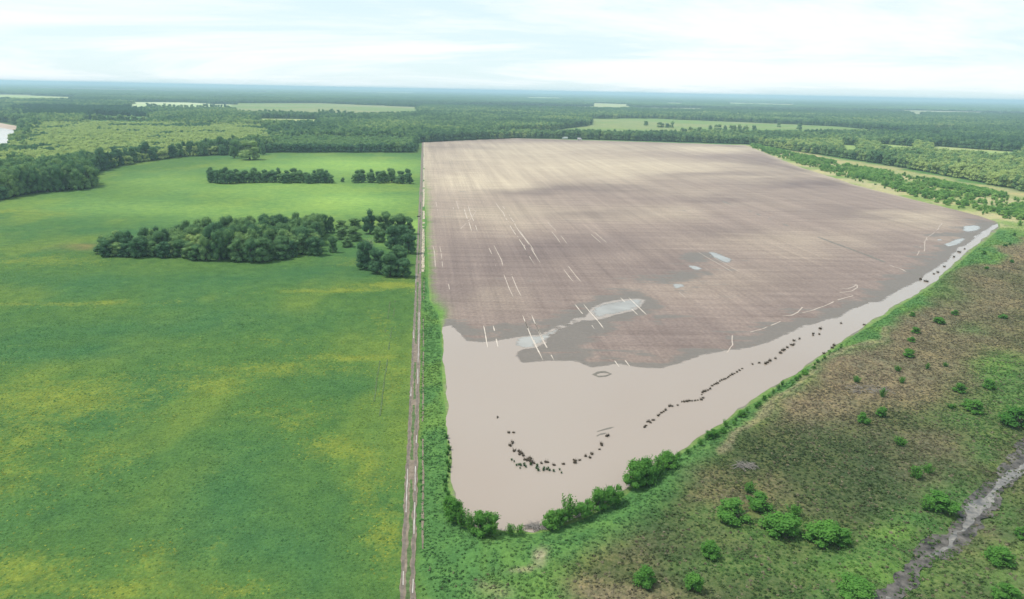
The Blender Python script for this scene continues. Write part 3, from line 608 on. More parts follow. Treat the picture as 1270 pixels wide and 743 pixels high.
# ------------------------------------------------------------------ foliage meshes
def ico(sub):
    bm = bmesh.new(); bmesh.ops.create_icosphere(bm, subdivisions=sub, radius=1); bm.verts.ensure_lookup_table()
    V = np.array([v.co[:] for v in bm.verts]); F = np.array([[v.index for v in f.verts] for f in bm.faces]); bm.free(); return V, F
ICO1, ICO2 = ico(2), ico(3)
def leaf_cards(P, Nrm, size, rng):
    n_ = len(P); nr = Nrm + rng.normal(0, .55, (n_, 3)); nr /= np.linalg.norm(nr, axis=1)[:, None]
    t = np.cross(nr, rng.normal(0, 1, (n_, 3))); t /= np.linalg.norm(t, axis=1)[:, None]; b = np.cross(nr, t)
    s = (size*rng.uniform(.6, 1.35, n_))[:, None]; k = rng.uniform(.5, .9, n_)[:, None]
    V = np.stack([P-t*s, P-b*s*k, P+t*s, P+b*s*k], 1).reshape(-1, 3); F = np.arange(n_*4).reshape(-1, 4); return V, F
def crown(name, seed, nl, leaves, size, zc=.56, rz=.42, rxy=.42, core=.76, low_n=5, sub=1):
    rng = np.random.default_rng(seed); Vs, F3, F4, nv = [], [], [], 0
    L = []
    for i in range(nl):
        a = rng.uniform(0, 2*math.pi); h = rng.uniform(-1, 1); r = math.sqrt(max(0, 1-h*h))*rng.uniform(.45, 1.0)
        if i == 0: h, r = .2, 0
        if h < -.5: r *= .9
        rr = rng.uniform(.17, .40)*(1.25 if i == 0 else 1)
        L.append((np.array([math.cos(a)*r*rxy*.72, math.sin(a)*r*rxy*.72, zc+h*rz*.66]), rr*rxy*1.15))
    for i in range(low_n):
        a = (i+rng.uniform(-.3, .3))*2*math.pi/low_n; rr = rng.uniform(.26, .36)*rxy*1.1; L.append((np.array([math.cos(a)*rxy*.56, math.sin(a)*rxy*.56, rr*.9+rng.uniform(.0, .08)]), rr))
    IV, IF = ICO1 if sub == 1 else ICO2
    for c, r in L:
        n_ = IV*(1+rng.normal(0, .10, (len(IV), 1)))*r*core*np.array([1, 1, .88])+c; Vs.append(n_); F3.append(IF+nv); nv += len(n_)
        k = int(leaves*r*r/sum(q[1]**2 for q in L)); d = rng.normal(0, 1, (k, 3)); d /= np.linalg.norm(d, axis=1)[:, None]
        d[:, 2] = np.where(d[:, 2] < -.3, -d[:, 2], d[:, 2])
        V, F = leaf_cards(c+d*r*rng.uniform(.72, 1.20, (k, 1))*np.array([1, 1, .92]), d*.8+np.array([0, 0, .75]), size, rng); Vs.append(V); F4.append(F+nv); nv += len(V)
    V = np.concatenate(Vs); V[:, 2] = np.maximum(V[:, 2], .02)
    return mesh_np(name, V, [np.concatenate(F3), np.concatenate(F4)])
def tube(pts, radii, n_=7):
    V, F = [], []
    for i, (p, r) in enumerate(zip(pts, radii)):
        d = Vector(pts[min(i+1, len(pts)-1)])-Vector(pts[max(i-1, 0)]); q = d.to_track_quat('Z', 'Y')
        for k in range(n_): V.append(tuple(Vector(p)+q @ Vector((math.cos(2*math.pi*k/n_)*r, math.sin(2*math.pi*k/n_)*r, 0))))
    for i in range(len(pts)-1):
        for k in range(n_): F.append((i*n_+k, i*n_+(k+1) % n_, (i+1)*n_+(k+1) % n_, (i+1)*n_+k))
    return V, F
def trunk(name, seed, h=.5, r=.028, limbs=4):
    rng = random.Random(seed); V, F = [], []
    def add(p, rr):
        v, f = tube(p, rr); b = len(V); V.extend(v); F.extend([tuple(i+b for i in q) for q in f])
    add([(0, 0, -.02), (.004, .003, h*.5), (.01, -.006, h), (.0, 0, h*1.45)], [r*1.35, r, r*.75, r*.3])
    for i in range(limbs):
        a = i*2*math.pi/limbs+rng.uniform(-.4, .4); z0 = h*rng.uniform(.5, .95); e = rng.uniform(.16, .27)
        add([(0, 0, z0), (math.cos(a)*e*.5, math.sin(a)*e*.5, z0+.10), (math.cos(a)*e, math.sin(a)*e, z0+.22)], [r*.55, r*.4, r*.15])
    return mesh_np(name, V, np.array(F), True)
CROWNS = [crown('crown', 10+i, 17, 2000, .022, zc=.53, rz=.47, rxy=.46) for i in range(6)]
CROWNS_TALL = [crown('crown', 30+i, 17, 1500, .024, zc=.56, rz=.46, rxy=.36) for i in range(4)]
TRUNKS = [trunk('trunk', i) for i in range(4)]
BUSHES = [crown('foliage', 50+i, 12, 1100, .034, zc=.46, rz=.50, rxy=.55, core=.72) for i in range(5)]
def twiggy(name, seed, n_, hh=1.0):        # loose upright willow-like stems with leaf cards
    rng = np.random.default_rng(seed); P, Nn = [], []
    for i in range(n_):
        a = rng.uniform(0, 2*math.pi); sp = rng.uniform(0, .45); b = np.array([math.cos(a)*sp*.4, math.sin(a)*sp*.4, 0]); t = np.array([math.cos(a)*sp, math.sin(a)*sp, rng.uniform(.6, 1.0)*hh])
        for k in range(34):
            f = rng.uniform(.1, 1); P.append(b+(t-b)*f+rng.normal(0, .035, 3)); Nn.append(rng.normal(0, .6, 3)+np.array([0, 0, .4]))
    V, F = leaf_cards(np.array(P), np.array(Nn), .034, rng); V[:, 2] = np.maximum(V[:, 2], .0); return mesh_np(name, V, F)
WILLOWS = [twiggy('foliage', 70+i, 42) for i in range(4)]
def stems(name, seed):
    rng = random.Random(seed); V, F = [], []
    for i in range(7):
        a = rng.uniform(0, 6.28); e = rng.uniform(.15, .38); v, f = tube([(0, 0, -.03), (math.cos(a)*e*.4, math.sin(a)*e*.4, .3), (math.cos(a)*e, math.sin(a)*e, .72)], [.022, .015, .005], 5)
        b = len(V); V.extend(v); F.extend([tuple(j+b for j in q) for q in f])
    return mesh_np(name, V, np.array(F), True)
STEMS = [stems('stem', i) for i in range(3)]
for me in CROWNS+CROWNS_TALL: me.materials.append(M['leaf'])
for me in BUSHES+WILLOWS: me.materials.append(M['bush'])
for me in TRUNKS: me.materials.append(M['bark'])
for me in STEMS: me.materials.append(M['bark'])
def tree(x, y, h, w, tint, label, group, tall=False, name='broadleaf_tree', z=0):
    sx = w/.92 if not tall else w/.74
    o = empty(name, (x, y, z-.03), random.uniform(0, 6.28), (sx, sx*random.uniform(.9, 1.1), h)); tag(o, label, 'tree', group)
    c = obj('crown', random.choice(CROWNS_TALL if tall else CROWNS), parent=o); c['tint'] = float(np.clip(tint, .02, .98)); obj('trunk', random.choice(TRUNKS), parent=o); return o
def bush(x, y, h, w, tint, label, group=None, loose=False, name='shrub', z=0):
    o = empty(name, (x, y, z-.02), random.uniform(0, 6.28), (w, w*random.uniform(.85, 1.1), h)); tag(o, label, 'shrub', group)
    c = obj('foliage', random.choice(WILLOWS if loose else BUSHES), parent=o); c['tint'] = float(np.clip(tint, .02, .98)); obj('stem', random.choice(STEMS), parent=o); return o
R = random.uniform
def pxm(py, px=635):                       # pixels per metre of upright height at a ground row
    x, y = G(px, py); p0 = PXA(np.array([x]), np.array([y]), 0.)[1][0]; p1 = PXA(np.array([x]), np.array([y]), 1.)[1][0]; return p0-p1

# ------------------------------------------------------------------ copses on the pasture
TREES = []                                 # individual trees so far (count)
def poly_scatter(poly, sp, jit=.35):
    P = GP(poly); mn, mx = P.min(0), P.max(0); out = []; yy = mn[1]; k = 0
    while yy < mx[1]+sp:
        xx = mn[0]+(sp/2 if k % 2 else 0)
        while xx < mx[0]+sp: out.append((xx+R(-jit, jit)*sp, yy+R(-jit, jit)*sp)); xx += sp
        yy += sp*.87; k += 1
    out = np.array(out); return out[sdist(out[:, 0], out[:, 1], P) < 0], P
pts, P = poly_scatter([(118, 318), (135, 309), (180, 306), (250, 299), (330, 293), (392, 290), (400, 296), (391, 317), (350, 323.5), (300, 327), (250, 326.5), (225, 322), (180, 319), (150, 321.5)], 5.6)
NEAR = GP([(118, 318), (150, 321.5), (180, 319), (225, 322), (250, 326.5), (300, 327), (350, 323.5), (391, 317)]); lx = pts[:, 0].argmin(); rx_ = pts[:, 0].argmax()
for i, (x, y) in enumerate(pts):
    nd = ldist(np.array([x]), np.array([y]), NEAR)[0]; px, py = PXA(np.array([x]), np.array([y]))
    big = np.interp(px[0], [118, 180, 260, 391], [.72, .85, 1.05, 1.0]); h = R(8.2, 13.2)*big*(.82 if nd < 5 else 1.0); w = R(6.2, 10.5)*(.8+.2*big)
    lab = 'small round tree at the left tip of the big copse' if i == lx else 'tree at the right tip of the big copse' if i == rx_ else ('leafy tree on the near edge of the big copse, %s' if nd < 6 else 'tree top inside the big copse, %s' if nd < 24 else 'tree top at the back of the big copse, %s') % ('toward its left tip' if px[0] < 190 else 'left of its middle' if px[0] < 260 else 'right of its middle' if px[0] < 325 else 'toward its right tip')
    tree(x, y, h, w, np.clip(.44+R(-.24, .30)+(.2 if R(0, 1) < .08 else 0), 0, 1), lab, 'trees of the big copse'); TREES.append(1)
for px, py, h, w, t, lab in [(127, 305, 5, 4, .62, 'low light green bush tree behind the left tip of the big copse'), (145, 300, 6, 5, .66, 'bright yellow green tree behind the left of the big copse'), (372, 290, 9, 5.5, .25, 'narrow dark tree at the right rear of the big copse'),
    (388, 291, 11, 8, .25, 'dark round tree just right of the big copse'), (402, 289, 10, 7, .28, 'dark tree standing alone right of the big copse'), (411, 288, 9, 5, .35, 'slim tree beside the lone dark tree'),
    (413, 313, 8, 5, .33, 'small pointed tree in the gap between the copses'), (425, 296, 6, 10, .5, 'low pale green thicket tree in the gap between copses'), (438, 298, 7, 11, .52, 'wide pale green thicket tree left of the track copse'),
    (431, 306, 5, 7, .45, 'low green thicket tree below the pale thicket'), (424, 284, 5, 9, .55, 'light green low tree behind the gap thicket'), (440, 283, 6, 8, .52, 'light green low tree behind the track copse'),
    (459, 290, 13, 9, .12, 'dark upright tree at the back of the track copse'), (478, 288, 11, 12, .42, 'broad olive green tree at the back of the track copse'), (494, 289, 11, 12, .45, 'broad olive tree top right of the track copse'), (508, 290, 9, 8, .38, 'olive tree beside the track at the back of the copse'),
    (470, 300, 8, 8, .46, 'mid green tree in the middle of the track copse'), (500, 303, 10, 9, .22, 'dark tree on the right side of the track copse'), (488, 308, 11, 9, .2, 'dark tree in the centre of the track copse'), (507, 314, 10, 8, .18, 'dark tree nearest the track in the copse'),
    (455, 333, 12, 10.5, .12, 'dark round tree at the left front of the track copse'), (468, 338, 10, 9, .16, 'dark tree at the front of the track copse'), (484, 342, 9.5, 10, .26, 'frontmost green tree of the track copse'), (500, 343, 8, 8, .2, 'front tree of the track copse closest to the track'), (448, 325, 8, 6, .2, 'small dark tree at the left of the track copse'), (494, 328, 9, 9, .28, 'mid green tree behind the front of the track copse')]:
    x, y = G(px, py); tree(x, y, h, w, t+.10, lab, 'trees beside the farm track'); TREES.append(1)
# a bare grey tree in the track copse
def bare_tree(px, py, h, label):
    x, y = G(px, py); o = empty('bare_tree', (x, y, 0), 1.0, (1, 1, 1)); tag(o, label, 'tree'); rng = random.Random(5)
    v, f = tube([(0, 0, -.2), (.1, 0, h*.3), (0, .1, h*.6)], [.22, .17, .1]); obj('trunk', mesh_np('trunk', v, np.array(f), True), M['branch'], o)
    V, F = [], []
    for i in range(90):
        a = R(0, 6.28); z0 = h*R(.25, .6); e = R(.8, 3.2); z1 = z0+R(.18, .42)*h
        v, f = tube([(0, 0, z0), (math.cos(a)*e*.55, math.sin(a)*e*.55, (z0+z1)/2+.3), (math.cos(a)*e, math.sin(a)*e, z1)], [.09, .05, .015], 4); b = len(V); V.extend(v); F.extend([tuple(j+b for j in q) for q in f])
    obj('branches', mesh_np('branches', V, np.array(F)), M['branch'], o)
bare_tree(458, 322, 10.5, 'bare grey leafless tree among the dark trees by the track')
# two hedge-like rows in the middle of the pasture
k = 0
for x0, x1, y0, y1, rows_, lab in [(257, 412, 224.5, 228, 2, 'row'), (437, 510, 226.5, 227.5, 2, 'row2')]:
    n_ = int((x1-x0)/8.5)
    for r_ in range(rows_):
        for i in range(n_):
            px = x0+(x1-x0)*(i+R(.2, .8))/n_; py = y0+(y1-y0)*i/n_ - 3.0*r_+R(-.7, .7)
            if lab == 'row': py += 3.5*math.exp(-((px-282)/22)**2)
            x, y = G(px, py); h = R(7, 10.5)*(1.15 if px < 300 and lab == 'row' else 1)
            if lab == 'row': L_ = ('dark tree at the left end of the long tree row' if px < 300 else 'green tree in the middle of the long tree row' if px < 360 else 'green tree toward the right end of the long tree row') + (', front' if r_ == 0 else ', behind')
            else: L_ = 'tree of the short tree row that ends beside the farm track'
            tree(x, y, h, R(7.5, 11), R(.26, .56), L_, 'long tree row in the pasture' if lab == 'row' else 'short tree row in the pasture'); TREES.append(1)
x, y = G(425, 226); tree(x, y, 4, 4, .55, 'tiny pale tree in the gap between the two tree rows', None); TREES.append(1)
for px, py, h, w, t, lab in [(310, 198, 20, 25, .80, 'big pale round tree standing out before the riverside wood'), (291, 196, 19, 13, .52, 'tall green tree left of the pale round tree'), (326, 192, 14, 9, .42, 'dark tree just right of the pale round tree')]:
    x, y = G(px, py); tree(x, y, h, w, t, lab, 'trees before the riverside wood'); TREES.append(1)

# ------------------------------------------------------------------ woodland: nearest trees single, the rest one mass
def wood_ok(x, y):
    ok = sdist(x, y, FORESTP) < -2.5
    k_ = np.clip(np.hypot(x, y)/1400, .6, 3)*18; xq = x+(fbm(x/70, y/70, 401)-.5)*2*k_; yq = y+(fbm(x/70, y/70, 407)-.5)*2.5*k_
    for kk, P in CLEAR.items(): ok &= ~(sdist(xq, yq, P) < 2)
    return ok & (far_open(x, y) < .5)
pts = []; Y = 420.0
while Y < 33000:
    sp = max(6.4, Y*.0040) if Y < 9000 else Y*.0062
    lim = Y*.86+60; xs = np.arange(-lim, lim, sp); rr = np.stack([xs+RNG.uniform(-.42, .42, len(xs))*sp, Y+RNG.uniform(-.42, .42, len(xs))*sp, np.full(len(xs), sp)], -1)
    pts.append(rr); Y += sp*.9
pts = np.vstack(pts); pts = pts[wood_ok(pts[:, 0], pts[:, 1])]
# rows and single trees standing in the far clearings
ext = []
for (a, b, c, d_, n_) in [(180, 133.2, 284, 134.5, 30), (318, 141.5, 440, 145, 26), (395, 140.5, 440, 143, 14), (845, 166, 875, 168, 8), (800, 156, 802, 156, 1), (965, 158, 968, 158, 1), (990, 160.5, 993, 160.5, 3), (815, 158, 835, 159, 4), (880, 161, 935, 164, 10), (115, 150, 190, 150.5, 22), (660, 166.5, 720, 164, 0)]:
    for i in range(n_):
        f = (i+R(0, 1))/max(n_, 1); x, y = G(a+(c-a)*f, b+(d_-b)*f); ext.append((x, y, 9.0))
pts = np.vstack([pts, np.array(ext)])
px, py = PXA(pts[:, 0], pts[:, 1])
hN = fbm(pts[:, 0]/120, pts[:, 1]/160, 141); tN = fbm(pts[:, 0]/110, pts[:, 1]/170, 145)
hgt = 13.0 + 4*(hN-.5)*2 + RNG.uniform(-3.2, 3.0, len(pts)); tint = .55 + .8*(tN-.5) + RNG.uniform(-.24, .24, len(pts))
_jx, _jy = warp(pts[:, 0], pts[:, 1], 1.0, 301); _jx = _jx+RNG.normal(0, 9, len(pts)); _jy = _jy+RNG.normal(0, 16, len(pts))
def zone(poly): return inside(_jx, _jy, GP(poly))
riv = zone([(-600, 345), (0, 250), (123, 236), (119, 216), (180, 200), (280, 192.5), (335, 189), (330, 180), (100, 205), (0, 225), (-600, 300)]); hgt[riv] = RNG.uniform(14.5, 19.5, riv.sum()); tint[riv] += .02
yel = zone([(0, 225), (60, 218), (110, 210), (200, 198), (280, 190), (335, 181), (335, 160), (200, 157), (100, 156), (40, 158), (0, 200)]); tint[yel] = RNG.uniform(.85, 1.25, yel.sum()); hgt[yel] = RNG.uniform(8.6, 11.2, yel.sum())
dkz = yel & (fbm(pts[:, 0]/40, pts[:, 1]/60, 151) > .63); tint[dkz] = .3
pla = zone([(335, 191), (518, 191), (520, 176), (335, 174)]); hgt[pla] = RNG.uniform(8.5, 11, pla.sum()); tint[pla] = RNG.uniform(.45, .72, pla.sum())
plf = pla & (py > 187.6); tint[plf] = RNG.uniform(.12, .4, plf.sum()); hgt[plf] *= 1.05
rgt = zone([(935, 179), (1060, 199), (1270, 239), (1700, 332), (1700, 250), (1270, 190), (1000, 178)]); tint[rgt] += .24; hgt[rgt] *= .88
bl = zone([(1000, 178), (1270, 190), (1400, 190), (1270, 160), (1000, 163)]); tint[bl] -= .10
belt = zone([(519, 179), (560, 176), (640, 173), (935, 181), (935, 172), (640, 166), (519, 168)]); hgt[belt] *= .95; tint[belt] += .02
farz = pts[:, 1] > 2600; tint[farz] = .42+.45*(fbm(pts[farz, 0]/600, pts[farz, 1]/500, 155)-.5)+RNG.uniform(-.1, .1, farz.sum())+.25*(fbm(pts[farz, 0]/2500, pts[farz, 1]/900, 157)-.4)
dkb = zone([(20, 150), (178, 148), (178, 136), (20, 134)]); tint[dkb] = RNG.uniform(.02, .22, dkb.sum())
gone = zone([(508, 192), (545, 192), (545, 160), (518, 160)]) & (np.abs(toUV(pts[:, 0], pts[:, 1])[1]) < 3.0) & (py > 176.5)
keep = ~gone & (px > -260) & (px < 1530); pts, px, py, hgt, tint = pts[keep], px[keep], py[keep], hgt[keep], np.clip(tint[keep], .03, 1.1)
size = hgt*FPX/np.hypot(pts[:, 0], pts[:, 1])
vis = (px > -12) & (px < 1282); front = sdist(pts[:, 0], pts[:, 1], FORESTP) > -22
order = np.argsort(-(size*np.where(vis, 1, 0)*np.where(front, 1.0, .55))); single = np.zeros(len(pts), bool); single[order[:max(0, 300-len(TREES))]] = True
for i in np.where(single)[0]:
    x, y, sp = pts[i]
    if px[i] > 900: L_, g_ = 'leafy tree at the near edge of the right hand wood', 'near edge of the right wood'
    elif px[i] > 519: L_, g_ = 'tree of the dark belt directly behind the ploughed field', 'belt behind the ploughed field'
    elif px[i] > 335: L_, g_ = 'dark tree at the near edge of the low square plantation', 'plantation edge trees'
    elif px[i] > 123: L_, g_ = 'tree at the pasture edge of the riverside wood, beyond its jutting corner', 'riverside wood far edge'
    else: L_, g_ = 'tall tree in the near riverside wood, %s' % ('at the left edge' if px[i] < 15 else 'left of the jutting tip' if px[i] < 75 else 'at its jutting right tip') + (', front row' if front[i] else ', behind the front row'), 'riverside wood near corner'
    tree(x, y, hgt[i], R(9, 13), tint[i], L_, g_, tall=False)

def hidden_mesh_object(name, me): return bpy.data.objects.new(name, me)
def scatter(name, P, scl, rot, sources, extra, label, cat):
    me = bpy.data.meshes.new(name); me.vertices.add(len(P)); me.vertices.foreach_set('co', np.asarray(P, np.float32).ravel())
    attr(me, 'scl', 'FLOAT_VECTOR', scl); attr(me, 'rotz', 'FLOAT', rot); attr(me, 'vid', 'FLOAT', RNG.integers(0, len(sources), len(P)))
    for k_, (t_, d_) in extra.items(): attr(me, k_, t_, d_)
    o = tag(obj(name, me), label, cat, kind='stuff')
    ng = bpy.data.node_groups.new(name, 'GeometryNodeTree'); ng.interface.new_socket('Geometry', in_out='INPUT', socket_type='NodeSocketGeometry'); ng.interface.new_socket('Geometry', in_out='OUTPUT', socket_type='NodeSocketGeometry')
    n_ = ng.nodes; l_ = ng.links; gi = n_.new('NodeGroupInput'); go = n_.new('NodeGroupOutput'); ip = n_.new('GeometryNodeInstanceOnPoints'); jn = n_.new('GeometryNodeJoinGeometry')
    for s in sources:
        oi = n_.new('GeometryNodeObjectInfo'); oi.inputs['Object'].default_value = s; oi.inputs['As Instance'].default_value = True; l_.new(oi.outputs['Geometry'], jn.inputs[0])
    l_.new(gi.outputs[0], ip.inputs['Points']); l_.new(jn.outputs[0], ip.inputs['Instance']); ip.inputs['Pick Instance'].default_value = True
    def na(nm, t_):
        q = n_.new('GeometryNodeInputNamedAttribute'); q.data_type = t_; q.inputs['Name'].default_value = nm; return q.outputs[0]
    fi = n_.new('FunctionNodeFloatToInt'); l_.new(na('vid', 'FLOAT'), fi.inputs[0]); l_.new(fi.outputs[0], ip.inputs['Instance Index'])
    l_.new(na('scl', 'FLOAT_VECTOR'), ip.inputs['Scale']); cx = n_.new('ShaderNodeCombineXYZ'); l_.new(na('rotz', 'FLOAT'), cx.inputs[2]); l_.new(cx.outputs[0], ip.inputs['Rotation'])
    l_.new(ip.outputs[0], go.inputs[0]); md = o.modifiers.new('scatter', 'NODES'); md.node_group = ng; return o
def src(me, mat):
    me = me.copy(); me.materials.clear(); me.materials.append(mat); return hidden_mesh_object(me.name+'_source', me)
WSRC = [src(crown('woodland_crown', 110+i, 12, 520, .042, zc=.53, rz=.46, rxy=.44), M['wood_leaf']) for i in range(6)]
def grove(seed):
    rng = np.random.default_rng(seed); Vs, F3, F4, nv = [], [], [], 0
    for i in range(16):
        c = np.array([rng.uniform(-.5, .5), rng.uniform(-.5, .5), rng.uniform(.45, .72)]); r = rng.uniform(.14, .24)
        V = ICO1[0]*(1+rng.normal(0, .12, (len(ICO1[0]), 1)))*np.array([r, r, c[2]*.55])+c*np.array([1, 1, .8]); Vs.append(V); F3.append(ICO1[1]+nv); nv += len(V)
        d = rng.normal(0, 1, (14, 3)); d /= np.linalg.norm(d, axis=1)[:, None]; V, F = leaf_cards(c*np.array([1, 1, .8])+d*np.array([r, r, c[2]*.55])*1.02, d, .07, rng); Vs.append(V); F4.append(F+nv); nv += len(V)
    return mesh_np('grove', np.concatenate(Vs), [np.concatenate(F3), np.concatenate(F4)])
GSRC = [src(grove(130+i), M['wood_leaf']) for i in range(4)]
rest = ~single; fr = rest & (pts[:, 1] < 4200); ff = rest & ~fr
def do_wood(msk, srcs, name, label, wf):
    k_ = msk.sum(); sp = pts[msk, 2]; w = sp*wf*RNG.uniform(.85, 1.25, k_)
    if name == 'woodland': w = np.maximum(w, RNG.uniform(8.5, 12.5, k_))
    scatter(name, np.c_[pts[msk, 0], pts[msk, 1], np.full(k_, -.1)], np.stack([w, w*RNG.uniform(.9, 1.1, k_), hgt[msk]], -1), RNG.uniform(0, 6.28, k_), srcs, {'tint': ('FLOAT', tint[msk])}, label, 'woodland')
do_wood(fr, WSRC, 'woodland', 'broad mass of mixed green woodland beyond the fields', 1.55)
do_wood(ff, GSRC, 'far_woodland', 'far bluish woodland stretching to the horizon', 1.5)

# ------------------------------------------------------------------ shrubs on the flood bank and in the fallow
for px, py, hp, wp, t, lab, lo in [
    (557, 633, 22, 16, .42, 'green bush at the top of the left bank clump', 0), (564, 645, 34, 22, .40, 'tall green bush at the bend of the left bank', 0), (573, 654, 28, 20, .42, 'bush low on the left bank bend', 1), (584, 660, 26, 18, .52, 'loose pale bush on the near bank', 1),
    (598, 662, 34, 28, .42, 'largest round bush on the near bank of the flood', 0), (610, 664, 24, 20, .5, 'loose bush right of the largest near bank bush', 1), (633, 664, 16, 14, .5, 'small loose bush in the middle of the near bank', 1), (645, 663, 12, 14, .5, 'low bush on the near bank left of the gap', 1),
    (684, 655, 26, 20, .5, 'leftmost bush of the right bank row', 0), (694, 650, 22, 18, .42, 'low dark bush in the right bank row', 0), (706, 646, 36, 24, .48, 'tall loose willow bush in the right bank row', 1), (722, 640, 24, 22, .42, 'round bush in the middle of the right bank row', 0), (740, 631, 28, 24, .42, 'bush second from the right in the near bank row', 0), (757, 624, 30, 24, .36, 'dark bush at the right end of the near bank row', 0),
    (786, 604, 38, 26, .42, 'tall green bush where the bank turns right', 0), (800, 598, 36, 30, .32, 'darkest big bush where the bank turns right', 0), (815, 590, 28, 26, .46, 'light bush right of the dark bank bush', 1), (829, 580, 22, 24, .44, 'bush following the light bush up the bank', 0)]:
    x, y = G(px, py); s = 1/pxm(py, px); bush(x, y, hp*s*.85, wp*s*1.05, t+.18, lab, 'bushes on the flood bank', bool(lo), z=.25)
bk = GP([(842, 571), (862, 557), (900, 531), (935, 507), (968, 484), (1005, 457), (1045, 430)])
L_ = resample(bk, False, 2.7)
for i, q in enumerate(L_):
    x, y = q+np.array([R(-.7, .7), R(-.7, .7)]); hh = np.interp(i/len(L_), [0, .5, 1], [1.9, 1.2, .6])*R(.4, 1.2)
    bush(x, y, hh, hh*R(1.1, 1.9), R(.42, .75), 'low green bush in the line along the right flood bank', 'low bushes along the right bank', R(0, 1) < .4, z=.3)
for i, q in enumerate(resample(GP([(557, 540), (559, 575), (558, 598), (557, 615)]), False, 1.5)):
    x, y = q+np.array([R(-.9, .0), R(-.4, .4)]); hh = R(.5, 1.1); bush(x, y, hh, hh*1.3, R(.25, .5), 'small low bush along the left edge of the flood', 'small bushes along the left flood edge', True)
for px, py, hp, wp, t, lab, lo in [
    (910, 645, 34, 46, .46, 'wide bright bush left of centre in the rough land', 0), (942, 630, 26, 36, .40, 'bush just above the wide bright bush', 0), (966, 660, 34, 50, .42, 'wide spreading bush in the lower rough land', 1), (1017, 670, 34, 46, .46, 'bright bush right of the spreading bush', 0), (1040, 672, 24, 34, .36, 'darker bush beside the bright one', 0),
    (881, 692, 26, 26, .40, 'round bush near the lower middle edge', 0), (859, 732, 30, 27, .44, 'round bright bush at the bottom edge', 0), (799, 726, 34, 29, .40, 'lone round green bush in dead grass at the bottom', 0), (1071, 524, 18, 20, .42, 'small bush above the dark weeds', 0), (1092, 516, 18, 14, .40, 'narrow small bush right of its neighbour', 0),
    (1136, 592, 20, 26, .44, 'bush in the middle of the right weeds', 1), (1150, 586, 16, 20, .5, 'pale bush touching the middle weeds bush', 1), (1167, 628, 26, 44, .40, 'wide dark bush above the creek', 0), (1150, 632, 18, 26, .46, 'low bush left of the wide creek bush', 1), (1116, 552, 14, 24, .45, 'flat pale bush in the weeds', 1), (1208, 512, 22, 24, .46, 'bright bush on the right slope', 0), (1200, 505, 14, 18, .46, 'small bush behind the bright slope bush', 0),
    (1262, 528, 30, 44, .22, 'large dark bush cut by the right edge', 0), (1238, 697, 28, 36, .44, 'bush right of the creek near the bottom', 0), (1245, 743, 30, 34, .42, 'bush in the bottom right corner', 0), (1268, 668, 22, 20, .36, 'dark bush on the right edge below the creek', 0), (1060, 735, 22, 50, .44, 'low wide bush at the bottom centre right', 1),
    (1165, 401, 12, 16, .42, 'bright bush on the brown slope', 0), (1184, 391, 9, 11, .4, 'small bush up right of the slope bush', 0), (1131, 394, 8, 9, .38, 'tiny bush left on the brown slope', 0), (1135, 413, 11, 13, .42, 'upper bush of the short vertical line', 0), (1130, 424, 9, 11, .42, 'second bush of the short vertical line', 0), (1126, 443, 15, 15, .42, 'largest bush of the short vertical line', 0), (1113, 461, 10, 13, .44, 'bush below the vertical line', 1), (1118, 475, 11, 12, .48, 'pale bush below the vertical line', 1),
    (1150, 458, 11, 9, .45, 'thin pale bush right of the vertical line', 1), (1172, 455, 8, 10, .45, 'flat little bush on the right slope', 1), (1243, 395, 8, 13, .42, 'small bush at the far right of the slope', 0), (1189, 487, 17, 18, .44, 'bush on the lower right slope', 0), (1226, 482, 18, 18, .40, 'bush in the bright grass at right', 0), (1094, 492, 16, 14, .46, 'loose bush beside the pale branches', 1), (1219, 317, 7, 7, .3, 'single round dark bush far up the slope', 0),
    (1257, 293, 6, 6, .3, 'tiny dark bush near the far right edge', 0), (1252, 304, 5, 5, .3, 'tiny dark bush below the far right one', 0), (1246, 306, 5, 6, .3, 'tiny dark bush left of two others', 0), (1255, 326, 6, 6, .34, 'small bush below the tiny three', 0), (1223, 334, 6, 6, .4, 'small bush in the green of the upper slope', 0), (1062, 474, 12, 14, .5, 'pale loose bush at the brush pile', 1), (1180, 506, 8, 16, .45, 'low pale bush left of the bright slope bush', 1), (985, 640, 20, 26, .48, 'pale bush between the wide bushes', 1), (930, 610, 16, 22, .4, 'low bush above its neighbours', 1)]:
    x, y = G(px, py); s = 1/pxm(py, px); z_ = float(ground_z(np.array([x]), np.array([y]))[0]); bush(x, y, hp*s*.72, wp*s*.85, t+.18, lab, 'bushes in the rough land', bool(lo) and wp < 28, z=z_-.03)

# brush strip beyond the field: young saplings as one mass
br = GP([(930, 179), (985, 191), (1060, 207), (1160, 225), (1270, 248), (1500, 300), (1500, 332), (1270, 283), (1238, 272), (1150, 248), (1060, 225), (985, 202), (935, 185)])
c_ = np.c_[RNG.uniform(br[:, 0].min(), br[:, 0].max(), 90000), RNG.uniform(br[:, 1].min(), br[:, 1].max(), 90000)]
c_ = c_[inside(c_[:, 0], c_[:, 1], br)]; sdv = -sdist(c_[:, 0], c_[:, 1], br)
lowE = ldist(c_[:, 0], c_[:, 1], br[6:]); dens = sstep(3, 42, lowE)*.9*sstep(.40, .62, fbm(c_[:, 0]/22, c_[:, 1]/28, 161))+.05
c_ = c_[RNG.uniform(0, 1, len(c_)) < dens][:5200]; k_ = len(c_); hh = RNG.uniform(1.6, 4.4, k_)
BSRC = [src(m_, M['brush']) for m_ in WILLOWS[:3]+BUSHES[:3]]
scatter('brush', np.c_[c_, np.zeros(k_)], np.stack([hh*RNG.uniform(.9, 1.5, k_)]*2+[hh], -1), RNG.uniform(0, 6.28, k_), BSRC, {'tint': ('FLOAT', RNG.uniform(.25, 1.0, k_))}, 'bright green brush and saplings beyond the ploughed field', 'brush')

